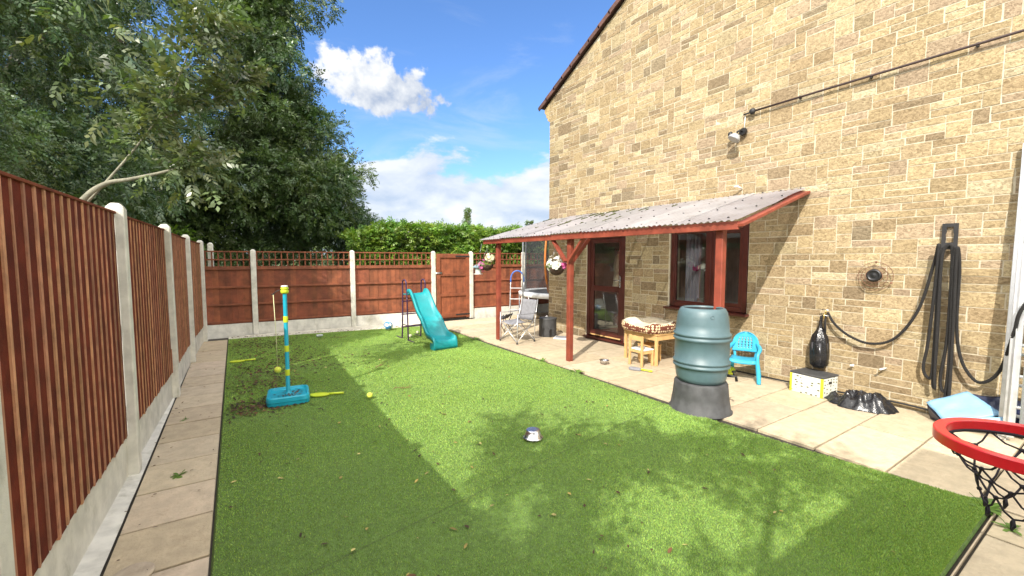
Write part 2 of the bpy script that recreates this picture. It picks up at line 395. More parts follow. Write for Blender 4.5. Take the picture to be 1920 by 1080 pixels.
# ------------------------------------------------------------ material palette
M_ = dict(
    soil=mat('garden_soil', (.06, .075, .03), .95, .4, 1.5, .6, 20, col2=(.10, .12, .04)),
    turf=mat('turf_backing', (.10, .17, .035), .9, .25, 40, .8, 220),
    slab=mat('paving_slab', (.485, .40, .28), .88, .12, 9, .8, 45, tint=True, stain=(4.5, .55, (.66, .63, .60))),
    joint=mat('paving_joint', (.045, .038, .028), .95, .3, 30),
    concrete=mat('pale_concrete', (.64, .62, .55), .85, .14, 7, .5, 240, tint=True, stain=(5, .75, (.58, .58, .50))),
    mortar=mat('mortar', (.54, .48, .36), .95, .12, 20, .6, 200),
    fence=mat('red_brown_fence_stain', (.125, .026, .013), .85, .32, 7, .35, 120, tint=True, spec=.15),
    fence_edge=mat('bare_timber_edge', (.40, .20, .10), .8, .28, 9, .3, 100, tint=True),
    backfence=mat('orange_brown_fence_stain', (.215, .064, .027), .72, .28, 7, .35, 120, tint=True),
    gate=mat('gate_stain', (.225, .066, .026), .7, .3, 6, .3, 120, tint=True),
    redpaint=mat('red_oxide_paint', (.225, .046, .025), .55, .25, 6, .25, 90, tint=True, stain=(11, .45, (1.25, 1.9, 1.9))),
    pvc=mat('rosewood_upvc', (.070, .015, .011), .34, .2, 5, spec=.5),
    black=mat('black_plastic', (.014, .014, .015), .42, .3, 12),
    blackmatte=mat('black_metal', (.02, .019, .02), .6, .3, 12),
    darkgrey=mat('dark_grey_plastic', (.055, .056, .058), .6, .25, 10, .3, 160),
    bgreen=mat('green_butt_plastic', (.080, .134, .150), .42, .12, 4, .12, 300, stain=(3, .4, (1.35, 1.3, 1.25))),
    turq=mat('turquoise_slide_plastic', (.008, .245, .265), .32, .10, 4, .05, 60),
    skyblue=mat('sky_blue_plastic', (.04, .36, .54), .35, .06, 4),
    cyan=mat('cyan_plastic', (.012, .33, .45), .35, .12, 5),
    lime=mat('lime_plastic', (.50, .60, .03), .42, .08, 6),
    tennis=mat('tennis_felt', (.60, .66, .08), .95, .15, 60, .5, 400),
    paleball=mat('weathered_ball', (.60, .60, .42), .9, .15, 60),
    white=mat('white_plastic', (.78, .78, .76), .4, .05, 6),
    offwhite=mat('off_white_paint', (.62, .61, .57), .6, .1, 6),
    steel=mat('brushed_steel', (.62, .62, .63), .25, .1, 20, metal=1),
    alu=mat('aluminium', (.66, .67, .68), .38, .10, 10, metal=.75),
    purple=mat('purple_tube', (.045, .020, .058), .35, .2, 8),
    wood=mat('pale_pine', (.58, .36, .15), .55, .12, 10, .15, 80),
    cream=mat('cream_fleece', (.70, .62, .46), .98, .1, 20, .8, 120),
    greyfab=mat('grey_fabric', (.22, .22, .24), .9, .12, 20, .3, 300),
    darkfab=mat('dark_fabric', (.05, .05, .055), .9, .2, 20),
    bluefab=mat('powder_blue_tarp', (.19, .36, .52), .42, .10, 6, .15, 60),
    navy=mat('navy_plastic', (.012, .018, .05), .35, .2, 6),
    red=mat('red_rim', (.72, .014, .022), .32, .12, 9, coat=.3),
    rope=mat('black_rope', (.016, .015, .015), .85, .4, 60, .8, 300),
    netcord=mat('net_cord', (.020, .016, .022), .8, .3, 40),
    orange=mat('orange_sleeve', (.50, .17, .03), .6, .1, 8),
    wicker=mat('dark_wicker', (.055, .028, .018), .8, .4, 40, .8, 120),
    rust=mat('rusty_wire', (.17, .085, .05), .85, .4, 40),
    bark=mat('bark', (.15, .13, .095), .92, .35, 12, .8, 60),
    palebark=mat('pale_bark', (.20, .19, .14), .85, .25, 14, .6, 60),
    roof=mat('brown_roof_tile', (.085, .040, .032), .85, .35, 7, .5, 90, tint=True),
    moss=mat('moss', (.055, .06, .015), 1, .4, 30, 1, 120),
    plaster=mat('interior_plaster', (.42, .40, .36), .9, .05, 3),
    interior=mat('interior_dark', (.30, .25, .21), .9, .2, 3),
    curtain=mat('mauve_grey_curtain', (.30, .29, .35), .9, .1, 6),
    yellow=mat('yellow_trim', (.62, .60, .03), .5, .1, 5),
    pinkpet=mat('pink_petal', (.62, .10, .28), .7, .25, 30, transl=.2, tint=True),
    whitepet=mat('white_petal', (.82, .80, .74), .7, .08, 30, transl=.25, tint=True),
    teal=mat('teal_fabric', (.03, .22, .22), .8, .1, 8),
    deadleaf=mat('dead_leaf', (.16, .085, .035), .8, .4, 8, tint=True),
    bluepole=mat('blue_paint', (.03, .12, .42), .4, .15, 8),
    stonegrey=mat('cobble_stone', (.40, .33, .24), .9, .2, 8, .6, 40),
    farroof=mat('grey_sheet_roof', (.34, .36, .36), .8, .1, .5),
    leafdoc=mat('green_weed_leaf', (.12, .22, .03), .6, .2, 8, transl=.2),
)
GLASS = glass_mat(); STONE = stone_mat()
LEAF_DARK = leaf_mat('ash_leaf', (.050, .088, .032), (.082, .128, .042), .38, .2)
LEAF_MID = leaf_mat('walnut_leaf', (.060, .104, .048), (.100, .152, .068), .34, .2)
LEAF_NEAR = leaf_mat('near_leaf', (.085, .118, .060), (.13, .165, .08), .30, .22, 2)
LEAF_HEDGE = leaf_mat('hedge_leaf', (.085, .17, .022), (.16, .26, .04), .45, .25, 1.6)
LEAF_FAR = leaf_mat('poplar_leaf', (.09, .14, .05), (.11, .17, .06), .6, .2, .3)

# ------------------------------------------------------------ SETTING
g = MB(); 
N = 40
g.sheet([[(-300 + 600 * i / N, -250 + 650 * j / N, -.06) for i in range(N + 1)] for j in range(N + 1)], False)
structure(g.build('ground', M_['soil']))

def slab_field(name, x0, x1, y0, y1, dx, dy, z=.0, stagger=0, gap=.015, skip=None, jit=.0025, th=.04, clip=None):
    mb = MB(); r = 0; y = y0
    while y < y1 - .02:
        ye = min(y + dy, y1); x = x0 - (stagger * dx if r % 2 else 0)
        while x < x1 - .02:
            xa, xb = max(x, x0), min(x + dx, x1)
            if xb - xa > .03 and not (skip and skip((xa + xb) / 2, (y + ye) / 2)):
                k = random.uniform(.88, 1.08); mb.col = (k, k * random.uniform(.98, 1.01), k * random.uniform(.94, 1.03))
                zz = z + random.uniform(-jit, jit)
                mb.box(((xa + xb) / 2, (y + ye) / 2, zz - th / 2), (xb - xa - gap, ye - y - gap, th), (random.uniform(-.003, .003), random.uniform(-.002, .002), 0))
            x += dx
        y += dy; r += 1
    return structure(mb.build(name, M_['slab'], bevel=.004))
slab_field('side_path', -.625, -.165, -1.62, 10.12, .47, .485, 0)
slab_field('patio', 4.06, 5.945, -2.25, 9.6, .945, .4755, 0, jit=.003)
slab_field('patio_by_the_gate', 4.06, 9.5, 9.605, 10.9, .945, .4755, -.001, skip=lambda x, y: y > 10.55 - (x + .5) * .05)
slab_field('patio_round_the_corner', 5.95, 9.5, 7.66, 9.6, .945, .4755, 0, .002)
slab_field('near_path', -.16, 4.055, -1.4, .525, .945, .4755, 0, .004)
b = MB(); b.mm((-.9, -3, -.058), (9.6, 11.0, -.022)); structure(b.build('paving_bed', M_['joint']))
# concrete haunch between fence foot and slabs, kerb in front of the back fence
b = MB()
b.sheet([[(-.86, y, .012 + .006 * mnoise.noise((0, y * 3, 0))), (-.72 + .02 * mnoise.noise((1, y * 2, 0)), y, .010), (-.632, y, -.004 + .006 * mnoise.noise((5, y * 4, 0)))] for y in [k * .12 - 2 for k in range(102)]])
structure(b.build('concrete_haunch', M_['concrete']))
b = MB(); b.col = (.95, .93, .86)
xs = [-.16, .5, 1.2, 1.9, 2.6, 3.3, 4.05]
for i in range(6):
    xa, xb = xs[i], xs[i + 1]
    ya = lambda x: 10.09 - (x + .16) * .135
    b.prism([(xa + .004, ya(xa)), (xb - .004, ya(xb)), (xb - .004, 10.42 - (xb) * .03), (xa + .004, 10.42 - xa * .03)], 2, -.03, .016 + random.uniform(-.003, .003))
structure(b.build('kerb', M_['concrete'], bevel=.004))

# artificial lawn: backing sheet with a free edge, and the pile
def lawn_back(x): return 10.08 - (x + .15) * .135
LX0, LX1, LY0 = -.150, 4.03, .545
def lx1(y): return 3.93 + (.13 if y < .6 else .02 * math.sin(y * 1.7)) + max(0, (1.6 - y) * .11)
b = MB(); NX, NY = 30, 70
grid = []
for j in range(NY + 1):
    row = []
    for i in range(NX + 1):
        u = i / NX; v = j / NY; y = LY0 + v * 9.5; x = LX0 + u * (lx1(y) - LX0); y = LY0 + v * (lawn_back(x) - LY0)
        row.append((x, y, .010 + .005 * mnoise.noise((x * 1.1, y * 1.1, 0))))
    grid.append(row)
b.sheet(grid)
b.sheet([[(p[0], p[1], p[2]) for p in grid[0]], [(p[0], p[1] - .012, -.012) for p in grid[0]]])
b.sheet([[(r[0][0], r[0][1], r[0][2]) for r in grid], [(r[0][0] - .012, r[0][1], -.012) for r in grid]])
structure(b.build('lawn_backing', M_['turf']))

def turf():
    n = 800000
    u = rng.uniform(0, 1, n * 2); y = LY0 + (9.6) * u ** 1.75
    x = rng.uniform(LX0, 4.2, n * 2)
    mx = 3.93 + .02 * np.sin(y * 1.7) + np.maximum(0, (1.6 - y) * .11)
    ok = (x < mx) & (y < lawn_back(x))
    x, y = x[ok][:n], y[ok][:n]; n = len(x)
    dist = np.hypot(x, y); s = np.clip(dist / 3.0, .75, 2.6)
    h = rng.uniform(.006, .0125, n); w = .0019 * s
    a = rng.uniform(0, 2 * np.pi, n)
    # pile leans in patches
    la = rng.uniform(0, 2 * np.pi, n)
    lean = rng.uniform(.1, .9, n) * h
    z0 = .010
    A = np.stack([x - w * np.cos(a), y - w * np.sin(a), np.full(n, z0)], 1)
    B = np.stack([x + w * np.cos(a), y + w * np.sin(a), np.full(n, z0)], 1)
    Tp = np.stack([x + lean * np.cos(la), y + lean * np.sin(la), z0 + h], 1)
    V = np.stack([A, B, Tp], 1).reshape(-1, 3); F = np.arange(n * 3).reshape(-1, 3)
    t = np.ones((n, 3)) * rng.uniform(.62, 1.38, (n, 1)); br = rng.uniform(0, 1, n) < .22
    t[br] *= np.array([1.45, 1.15, 1.0]); t *= (1 + .10 * np.sin(x * 2.1 + 1.3 * np.sin(y * 1.1)) * np.sin(y * 1.7 + x))[:, None]
    o = arrays_mesh('artificial_grass', V, F, TURF, np.repeat(t, 3, axis=0))
    return tag(o, 'short bright green artificial grass pile covering the whole lawn', 'artificial grass', kind='stuff')
TURF = leaf_mat('turf_blade', (.235, .375, .085), (.275, .42, .105), .5, .25, .8)
turf()
# seams where rolls of turf meet
b = MB()
for (p, q) in (((-.14, 2.2), (3.95, 2.95)), ((1.45, 5.75), (2.6, 6.6))):
    pts = [(p[0] + (q[0] - p[0]) * t / 30 + .006 * mnoise.noise((t, 0, 0)), p[1] + (q[1] - p[1]) * t / 30 + .01 * mnoise.noise((t * .7, 3, 0)), .0235) for t in range(31)]
    b.sheet([[(x, y - .0016, z - .006) for x, y, z in pts], [(x, y + .0016, z - .006) for x, y, z in pts]])
structure(b.build('lawn_seams', M_['joint']))

# ------------------------------------------------------------ HOUSE
WX = 5.965
def roofline(y): return 5.06 - (y - 7.65) * .5225 if y > 2.6 else 7.6986 + (y - 2.6) * .5225
house = thing('house', 'large honey stone house with brown tiled gable roof on the right', 'house', (5.95, 2.6, 0))
openings = [(5.40, 6.41, -.1, 2.07), (3.18, 4.45, .82, 2.10)]
b = MB()
def wall_cols(b, x0, x1):
    ys = [-2.4, 3.18, 4.45, 5.40, 6.41, 7.65]
    for i, (ya, yb) in enumerate(zip(ys, ys[1:])):
        if i == 1: spans = [(-.05, .82), (2.10, 4.9)]
        elif i == 3: spans = [(2.07, 4.9)]
        else: spans = [(-.05, 4.9)]
        for za, zb in spans: b.mm((x0, ya, za), (x1, yb, zb))
wall_cols(b, WX, WX + .25)
b.prism([(-2.4, 4.9), (7.65, 4.9), (7.65, 5.04), (2.6, 7.68), (-2.4, 5.06)], 0, WX, WX + .25)
b.mm((WX + .25, 7.40, -.05), (12.8, 7.65, 4.98)); b.mm((WX + .25, -2.4, -.05), (12.8, -2.15, 4.98)); b.mm((12.8, -2.4, -.05), (13.0, 1.5, 2.6)); b.mm((12.8, -2.4, 2.6), (13.0, 7.65, 4.98))
wallo = b.build('wall', M_['mortar'], house)

def stones():
    mb = MB(); cy, cz = .03, .0755
    y0, y1 = -2.4, 7.655; ny = int((y1 - y0) / cy); nz = int(7.8 / cz)
    occ = np.zeros((nz, ny), bool)
    for (a, b_, c, d) in openings:
        occ[max(0, int(round(c / cz))):int(round(d / cz)), int((a - y0) / cy):int(math.ceil((b_ - y0) / cy))] = True
    pal = [tuple(min(.8, q * f_) for q, f_ in zip(c_, (.93, .955, 1.07))) for c_ in [(.40, .30, .155), (.44, .335, .175), (.36, .265, .14), (.47, .375, .205), (.40, .30, .18), (.29, .215, .12), (.42, .32, .175), (.50, .41, .24), (.39, .29, .175)]]
    wts = [5, 6, 4, 4, 2.2, 1.3, 5, 1.5, 1.6]
    for r in range(nz):
        c = 0
        while c < ny:
            if occ[r, c]: c += 1; continue
            run = 0
            while c + run < ny and not occ[r, c + run]: run += 1
            h = random.choices([1, 2, 3], [6.4, 2.6, .22])[0]
            w = int(random.uniform(5, 13)) if h == 1 else int(random.uniform(4, 11)) if h == 2 else int(random.uniform(8, 12))
            if run - w < 4: w = run
            if w > 18: w = run // 2
            w = min(w, run)
            while h > 1 and (r + h > nz or occ[r:r + h, c:c + w].any()): h -= 1
            occ[r:r + h, c:c + w] = True
            ya, yb = y0 + c * cy, y0 + (c + w) * cy; za, zb = r * cz, (r + h) * cz
            c += w
            if za > max(roofline(ya), roofline(yb)): continue
            if zb > 5.0 and min(roofline(ya), roofline(yb)) < za: continue
            col = random.choices(pal, wts)[0]; k = random.uniform(.86, 1.10)
            if random.random() < (.08 if ya > 4.6 else .02): col = random.choice([(.27, .21, .13), (.31, .245, .15), (.25, .20, .13)])
            wz_ = 1 - .10 * max(0, min(1, (ya - 5.6) / 1.6)); mb.col = tuple(x * k * wz_ for x in col)
            j = .005; ja = [random.uniform(-.003, .003) for _ in range(4)]
            ya += j + ja[0]; yb -= j + ja[1]; za += j + ja[2] * .6; zb -= j + ja[3] * .6
            nu = max(3, int((yb - ya) / .055)); nv = max(2, int((zb - za) / .045))
            D = random.uniform(.0025, .006); rows = []
            sy = random.uniform(-.002, .002); sd = random.uniform(0, 50)
            for q in range(nv + 1):
                row = []
                for p in range(nu + 1):
                    pu = p / nu; pv = q / nv
                    Y = ya + (yb - ya) * pu; Z = za + (zb - za) * pv
                    X = WX - D - sy * (pv - .5) - .0030 * mnoise.noise((Y * 13, Z * 17, sd))
                    if p in (0, nu) or q in (0, nv): X += .0012; Y += .003 * mnoise.noise((Y * 30, Z * 30, 1)); Z += .003 * mnoise.noise((Y * 30, Z * 30, 9))
                    row.append((X, Y, Z))
                rows.append(row)
            ring = rows[0] + [r_[-1] for r_ in rows[1:]] + rows[-1][-2::-1] + [r_[0] for r_ in rows[-2:0:-1]]
            nr = len(ring)
            mb.add(ring + [(WX + .002, p[1], p[2]) for p in ring], [(i, nr + i, nr + (i + 1) % nr, (i + 1) % nr) for i in range(nr)], False)
            mb.sheet(rows, True)
    import bmesh
    o = mb.build('stonework', STONE, house, fix=False)
    bm = bmesh.new(); bm.from_mesh(o.data)
    off = Vector(house['base'])
    for s_ in (1, -1):
        bmesh.ops.bisect_plane(bm, geom=bm.verts[:] + bm.edges[:] + bm.faces[:], plane_co=Vector((0, 2.6, 7.685)) - Vector((0, off.y, off.z)), plane_no=Vector((0, .5225 * s_, 1)), clear_outer=True)
    bmesh.ops.recalc_face_normals(bm, faces=bm.faces)
    bm.to_mesh(o.data); bm.free()
stones()
# corbelled kneeler at the eave corner
b = MB()
b.col = (.42, .33, .18)
b.prism([(7.655, 4.62), (7.72, 4.66), (7.72, 4.70), (7.77, 4.74), (7.77, 4.79), (7.83, 4.85), (7.83, 4.93), (7.655, 5.03)], 0, WX - .012, WX + .24)
b.build('corbel', STONE, house, bevel=.006)
# roof: two pitches and the verge tiles stepping up the gable
b = MB(); sl = math.atan(.5225)
for sgn, ya, yb in ((1, 2.6, 7.91), (-1, 2.6, -2.8)):
    za, zb = 7.74, 7.74 - abs(yb - ya) * .5225
    b.col = (1, 1, 1)
    b.add([(5.90, ya, za), (13.1, ya, za), (13.1, yb, zb), (5.90, yb, zb), (5.90, ya, za + .03), (13.1, ya, za + .03), (13.1, yb, zb + .03), (5.90, yb, zb + .03)],
          [(0, 1, 2, 3), (7, 6, 5, 4), (0, 4, 5, 1), (1, 5, 6, 2), (2, 6, 7, 3), (3, 7, 4, 0)])
    k = 0; L = math.hypot(yb - ya, zb - za); dv = Vector((0, yb - ya, zb - za)).normalized()
    while k * .30 < L - .1:
        p = Vector((5.98, ya, za + .042)) + dv * (k * .30 + .17); t = random.uniform(.75, 1.25); b.col = (t, t, t)
        b.box(p, (.21, .345, .030), (-sgn * (sl - .035), 0, 0))
        b.box(p + Vector((-.098, 0, -.040)), (.022, .335, .085), (-sgn * (sl - .035), 0, 0))
        k += 1
b.build('roof', M_['roof'], house, bevel=.004)
# door
d = MB(); dy0, dy1, dz1 = 5.42, 6.385, 2.05; dx = 6.00
fw = .055
d.mm((dx - .03, dy0 - .015, .06), (dx + .05, dy0 + fw, dz1 + .015)); d.mm((dx - .03, dy1 - fw, .06), (dx + .05, dy1 + .02, dz1 + .015)); d.mm((dx - .03, dy0 + fw, dz1 - fw), (dx + .05, dy1 - fw, dz1 + .015))
doorf = d.build('door_frame', M_['pvc'], house, bevel=.006)
d = MB(); a0, a1 = dy0 + fw + .004, dy1 - fw - .004; st = .095
d.mm((dx - .018, a0, .10), (dx + .03, a0 + st, dz1 - fw - .004)); d.mm((dx - .018, a1 - st, .10), (dx + .03, a1, dz1 - fw - .004))
d.mm((dx - .018, a0 + st, dz1 - fw - .09), (dx + .03, a1 - st, dz1 - fw - .004)); d.mm((dx - .018, a0 + st, .10), (dx + .03, a1 - st, .21)); d.mm((dx - .018, a0 + st, .97), (dx + .03, a1 - st, 1.08))
door = d.build('door', M_['pvc'], house, bevel=.008)
d = MB(); d.mm((dx + .004, a0 + st, .21), (dx + .010, a1 - st, .97)); d.mm((dx + .004, a0 + st, 1.08), (dx + .010, a1 - st, dz1 - fw - .09)); d.build('door_pane', GLASS, door, world=False).location = -Vector(house['base'])
d = MB()
d.box((dx - .026, a0 + .045, 1.18), (.012, .032, .22)); d.tube([(dx - .03, a0 + .045, 1.2), (dx - .065, a0 + .045, 1.2), (dx - .07, a0 + .06, 1.2), (dx - .068, a0 + .165, 1.198)], .009, 8)
d.build('handle', M_['steel'], door, world=False).location = -Vector(house['base'])
d = MB(); d.mm((dx - .11, dy0 - .06, .035), (dx + .05, dy1 + .06, .06)); d.mm((dx - .06, dy0 - .02, -.02), (dx + .05, dy1 + .02, .035)); d.build('door_sill', M_['pvc'], house, bevel=.006)
d = MB(); d.mm((dx - .04, a0 + .02, .088), (dx - .019, a1 - .02, .112)); d.build('weather_bar', M_['wood'], house, bevel=.004)
# window
wy0, wy1, wz0, wz1 = 3.20, 4.435, .84, 2.085; wx = 6.00
w = MB(); wm = 3.775
w.mm((wx - .03, wy0 - .005, wz0), (wx + .05, wy0 + .065, wz1)); w.mm((wx - .03, wy1 - .065, wz0), (wx + .05, wy1 + .005, wz1))
w.mm((wx - .03, wy0 + .065, wz1 - .065), (wx + .05, wy1 - .065, wz1)); w.mm((wx - .03, wy0 + .065, wz0), (wx + .05, wy1 - .065, wz0 + .07)); w.mm((wx - .03, wm - .035, wz0 + .07), (wx + .05, wm + .035, wz1 - .065))
win = w.build('window', M_['pvc'], house, bevel=.008)
for (ya, yb) in ((wy0 + .065, wm - .035), (wm + .035, wy1 - .065)):
    w = MB(); t = .05 if ya < 3.5 else .022; x0_, x1_ = wx - .022, wx + .03
    w.mm((x0_, ya + .002, wz0 + .072), (x1_, ya + t, wz1 - .067)); w.mm((x0_, yb - t, wz0 + .072), (x1_, yb - .002, wz1 - .067)); w.mm((x0_, ya + t, wz1 - .067 - t), (x1_, yb - t, wz1 - .067)); w.mm((x0_, ya + t, wz0 + .072), (x1_, yb - t, wz0 + .072 + t))
    sa = w.build('sash', M_['pvc'], win, world=False, bevel=.005); sa.location = -Vector(house['base'])
    w = MB(); w.mm((wx + .004, ya + t, wz0 + .072 + t), (wx + .010, yb - t, wz1 - .067 - t)); w.build('pane', GLASS, win, world=False).location = -Vector(house['base'])
w = MB(); w.box((wx - .055, (wy0 + wy1) / 2, .815), (.15, wy1 - wy0 + .12, .03), (0, -.08, 0)); w.build('window_sill', M_['pvc'], win, world=False, bevel=.006).location = -Vector(house['base'])
# inside of the rooms
b = MB(); b.mm((6.22, 2.4, -.04), (9.6, 7.2, .0)); b.mm((9.6, 2.4, 2.2), (9.7, 7.2, 2.4)); b.mm((6.22, 2.3, 0), (9.6, 2.4, 2.4)); b.mm((6.22, 7.2, 0), (9.6, 7.3, 2.4)); b.mm((6.22, 2.4, 2.4), (9.6, 7.2, 2.5)); b.mm((6.22, 4.85, 0), (9.6, 4.92, 2.4))
b.build('room', M_['interior'], house)

curt = thing('curtain', 'mauve grey curtain gathered at the left inside the window', 'curtain', (6.25, 4.2, .05))
b = MB(); b.sheet([[(6.22 + .03 * math.sin(k * 1.25), 4.33 - k * .0125, z) for k in range(22)] for z in (.1, .6, 1.2, 2.2)]); b.build('curtain_cloth', M_['curtain'], curt, solid=.004)
b = MB(); b.tube([(6.2, 4.5, 2.22), (6.2, 3.1, 2.22)], .012, 8); b.build('curtain_rail', M_['steel'], curt)
fl = thing('potted_orchid', 'small pink and white orchid on the inside window sill', 'flower', (6.17, 4.03, .86))
b = MB(); b.lathe([(.035, 0), (.05, .1), (.052, .1)], 14, (6.17, 4.03, .87)); b.build('pot', M_['white'], fl)
b = MB(); b.tube([(6.17, 4.03, .95), (6.17, 4.04, 1.2), (6.15, 4.0, 1.42), (6.13, 3.95, 1.47)], .004, 5); b.build('stem', M_['leafdoc'], fl)
def petals(mb, c, n, r, pr, cols, flat=.6):
    for _ in range(n):
        d = Vector((random.gauss(0, 1), random.gauss(0, 1), random.gauss(0, flat))).normalized(); p = Vector(c) + d * r * random.uniform(.6, 1)
        t = d.orthogonal().normalized(); q = random.uniform(0, 6.28); t = Matrix.Rotation(q, 3, d) @ t; s = d.cross(t); mb.col = random.choice(cols)
        pts = [p]
        for k in range(10):
            a = k * math.pi / 5; rr = pr * (1 if k % 2 == 0 else .8); pts.append(p + (t * math.cos(a) + s * math.sin(a)) * rr + d * pr * .35)
        mb.add(pts, [(0, 1 + k, 1 + (k + 1) % 10) for k in range(10)], True)
b = MB(); petals(b, (6.14, 3.97, 1.46), 9, .06, .035, [(1, 1, 1), (.98, .97, .96)]); b.build('white_flowers', M_['whitepet'], fl)
b = MB(); petals(b, (6.16, 4.10, 1.46), 6, .05, .030, [(1, 1, 1), (.8, .8, .9)]); b.build('pink_flowers', M_['pinkpet'], fl)
bed = thing('bed', 'cream covered bed low behind the window glass', 'bed', (7.4, 3.6, 0))
b = MB(); b.mm((6.7, 2.7, .3), (8.6, 4.7, .62)); b.build('mattress', M_['cream'], bed, bevel=.06, bseg=4)
b = MB(); b.mm((6.72, 2.72, .05), (8.58, 4.68, .3)); b.build('bed_base', M_['interior'], bed)
for (y_, z_) in ((3.1, .78), (4.1, .78)):
    b = MB(); b.ball((6.98, y_, .70), 1, 20, (.22, .32, .11)); b.build('pillow', M_['cream'], bed)
coat = thing('hanging_coat', 'fawn coat hanging from a hook inside behind the glazed door', 'coat', (6.75, 6.25, 1.0))
b = MB()
b.lathe([(.02, 1.72), (.10, 1.66), (.13, 1.45), (.12, 1.2), (.15, .98)], 14, (6.75, 6.25, 0), rf=lambda a, z: 1 + .15 * math.sin(5 * a)); b.build('coat_body', M_['cream'], coat)
b = MB(); b.tube([(6.75, 6.25, 1.7), (6.75, 6.25, 1.78), (6.75, 6.6, 1.8)], .008, 6); b.build('hook', M_['steel'], coat)
pram = thing('pushchair', 'teal pushchair with a spoked wheel inside behind the glazed door', 'pushchair', (6.75, 5.75, 0))
b = MB(); b.sheet([[(6.62, 6.0, .75), (6.95, 6.0, .8)], [(6.62, 5.86, .5), (6.95, 5.86, .5)], [(6.62, 5.6, .46), (6.95, 5.6, .46)]]); b.build('seat', M_['teal'], pram, solid=.03)
for x_ in (6.58, 6.98):
    b = MB(); b.tube([(x_, 5.72 + .17 * math.cos(a), .18 + .17 * math.sin(a)) for a in [k * .2618 for k in range(24)]], .012, 8, True)
    for k in range(8): b.tube([(x_, 5.72, .18), (x_, 5.72 + .17 * math.cos(k * .785), .18 + .17 * math.sin(k * .785))], .003, 4)
    b.build('wheel', M_['white'], pram)
    b = MB(); b.tube([(x_, 6.22, .95), (x_, 6.0, .7), (x_, 5.72, .18)], .012, 8); b.tube([(x_, 6.1, .05), (x_, 5.85, .45), (x_, 5.5, .5)], .01, 8); b.build('frame', M_['steel'], pram)
rug = tag(MB(), None) if False else None
b = MB(); b.mm((6.35, 5.1, .002), (8.2, 6.9, .016)); o = b.build('rug', mat('crimson_rug', (.30, .02, .03), .95, .2, 12)); tag(o, 'crimson rug on the floor inside the glazed door', 'rug')

# ------------------------------------------------------------ wall fittings
def reparent_noop(): pass
cnd = thing('cable_conduit', 'long dark conduit clipped high across the stone wall', 'cable conduit', (5.93, 3.2, 3.58))
b = MB(); b.tube([(5.915, 3.19, 3.578), (5.915, 2.0, 3.598), (5.915, .5, 3.615), (5.915, -2.2, 3.64)], .0125, 10); b.build('pipe', mat('brown_conduit', (.05, .03, .028), .5, .2, 8), cnd)
for y_ in (3.17, 2.6, 1.9, 1.1, .2):
    b = MB(); b.box((5.93, y_, 3.58 + (3.19 - y_) * .012), (.035, .022, .04)); b.build('clip', M_['blackmatte'], cnd, bevel=.004)
b = MB(); b.ball((5.905, 3.17, 3.578), .035, 12, (1, 1.2, 1.2)); b.tube([(5.93, 3.20, 3.578), (5.93, 3.30, 3.57)], .012, 8); b.build('end_cap', M_['blackmatte'], cnd)
sl_ = thing('security_light', 'round security floodlight with black sensor ball below the conduit end', 'outdoor light', (5.94, 3.29, 3.32))
b = MB(); b.lathe([(.045, 0), (.055, .02), (.045, .05)], 16, (0, 0, 0)); o = b.build('wall_box', M_['black'], sl_, world=False); o.rotation_euler = (0, R(-90), 0); o.location = (0, 0, .02)
b = MB(); b.lathe([(.01, -.02), (.05, -.01), (.078, .03), (.082, .06), (.075, .062)], 20); o = b.build('lamp_head', mat('grey_lamp', (.42, .43, .45), .35, .1, 9, metal=.3), sl_, world=False); o.rotation_euler = (R(-20), R(205), 0); o.location = (-.13, .04, -.04)
b = MB(); b.tube([(-.02, 0, .02), (-.10, .01, .03), (-.12, .035, 0)], .014, 8); b.tube([(-.03, .02, 0), (-.06, .10, -.01), (-.08, .13, .005)], .010, 8); b.build('arm', M_['black'], sl_, world=False)
b = MB(); b.ball((-.085, .145, .01), .034, 14); b.build('sensor', M_['black'], sl_, world=False)
b = MB(); b.tube([(-.0, 0, .06), (.008, 0, .16), (.008, -.005, .25)], .005, 6); b.build('cable', M_['white'], sl_, world=False)
b = MB(); b.tube([(5.95, 3.30, 2.575), (5.86, 3.32, 2.60)], .012, 8); b.tube([(5.86, 3.30, 2.60), (5.86, 3.36, 2.60)], .012, 8); tag(b.build('overflow_pipe', M_['white']), 'short white overflow pipe poking out just above the canopy roof', 'pipe')

fb = thing('wall_basket', 'rusty round wire guard with black centre hub on the stone wall', 'wall decoration', (5.93, 1.76, 1.41))
b = MB()
for r_, x_ in ((.155, -.02), (.115, -.045), (.075, -.06)): b.tube([(x_, r_ * math.cos(a), r_ * math.sin(a)) for a in [k * .2094 for k in range(30)]], .0032, 5, True)
for k in range(24):
    a = k * .2618; b.tube([(-.018, .155 * math.cos(a), .155 * math.sin(a)), (-.05, .10 * math.cos(a + .1), .10 * math.sin(a + .1)), (-.065, .03 * math.cos(a + .2), .03 * math.sin(a + .2))], .0016, 4)
b.build('wire_guard', M_['rust'], fb, world=False)
b = MB(); b.lathe([(.07, 0), (.072, .012), (.055, .03), (.05, .028), (.045, .02), (.02, .03), (.0, .032)], 24); o = b.build('hub', M_['black'], fb, world=False); o.rotation_euler = (0, R(-90), 0); o.location = (-.045, 0, .01)
b = MB()
for a in (1.57, 3.6): b = MB(); b.ball((-.012, .155 * math.cos(a), .155 * math.sin(a)), .013, 8); b.build('fixing', M_['rust'], fb, world=False)

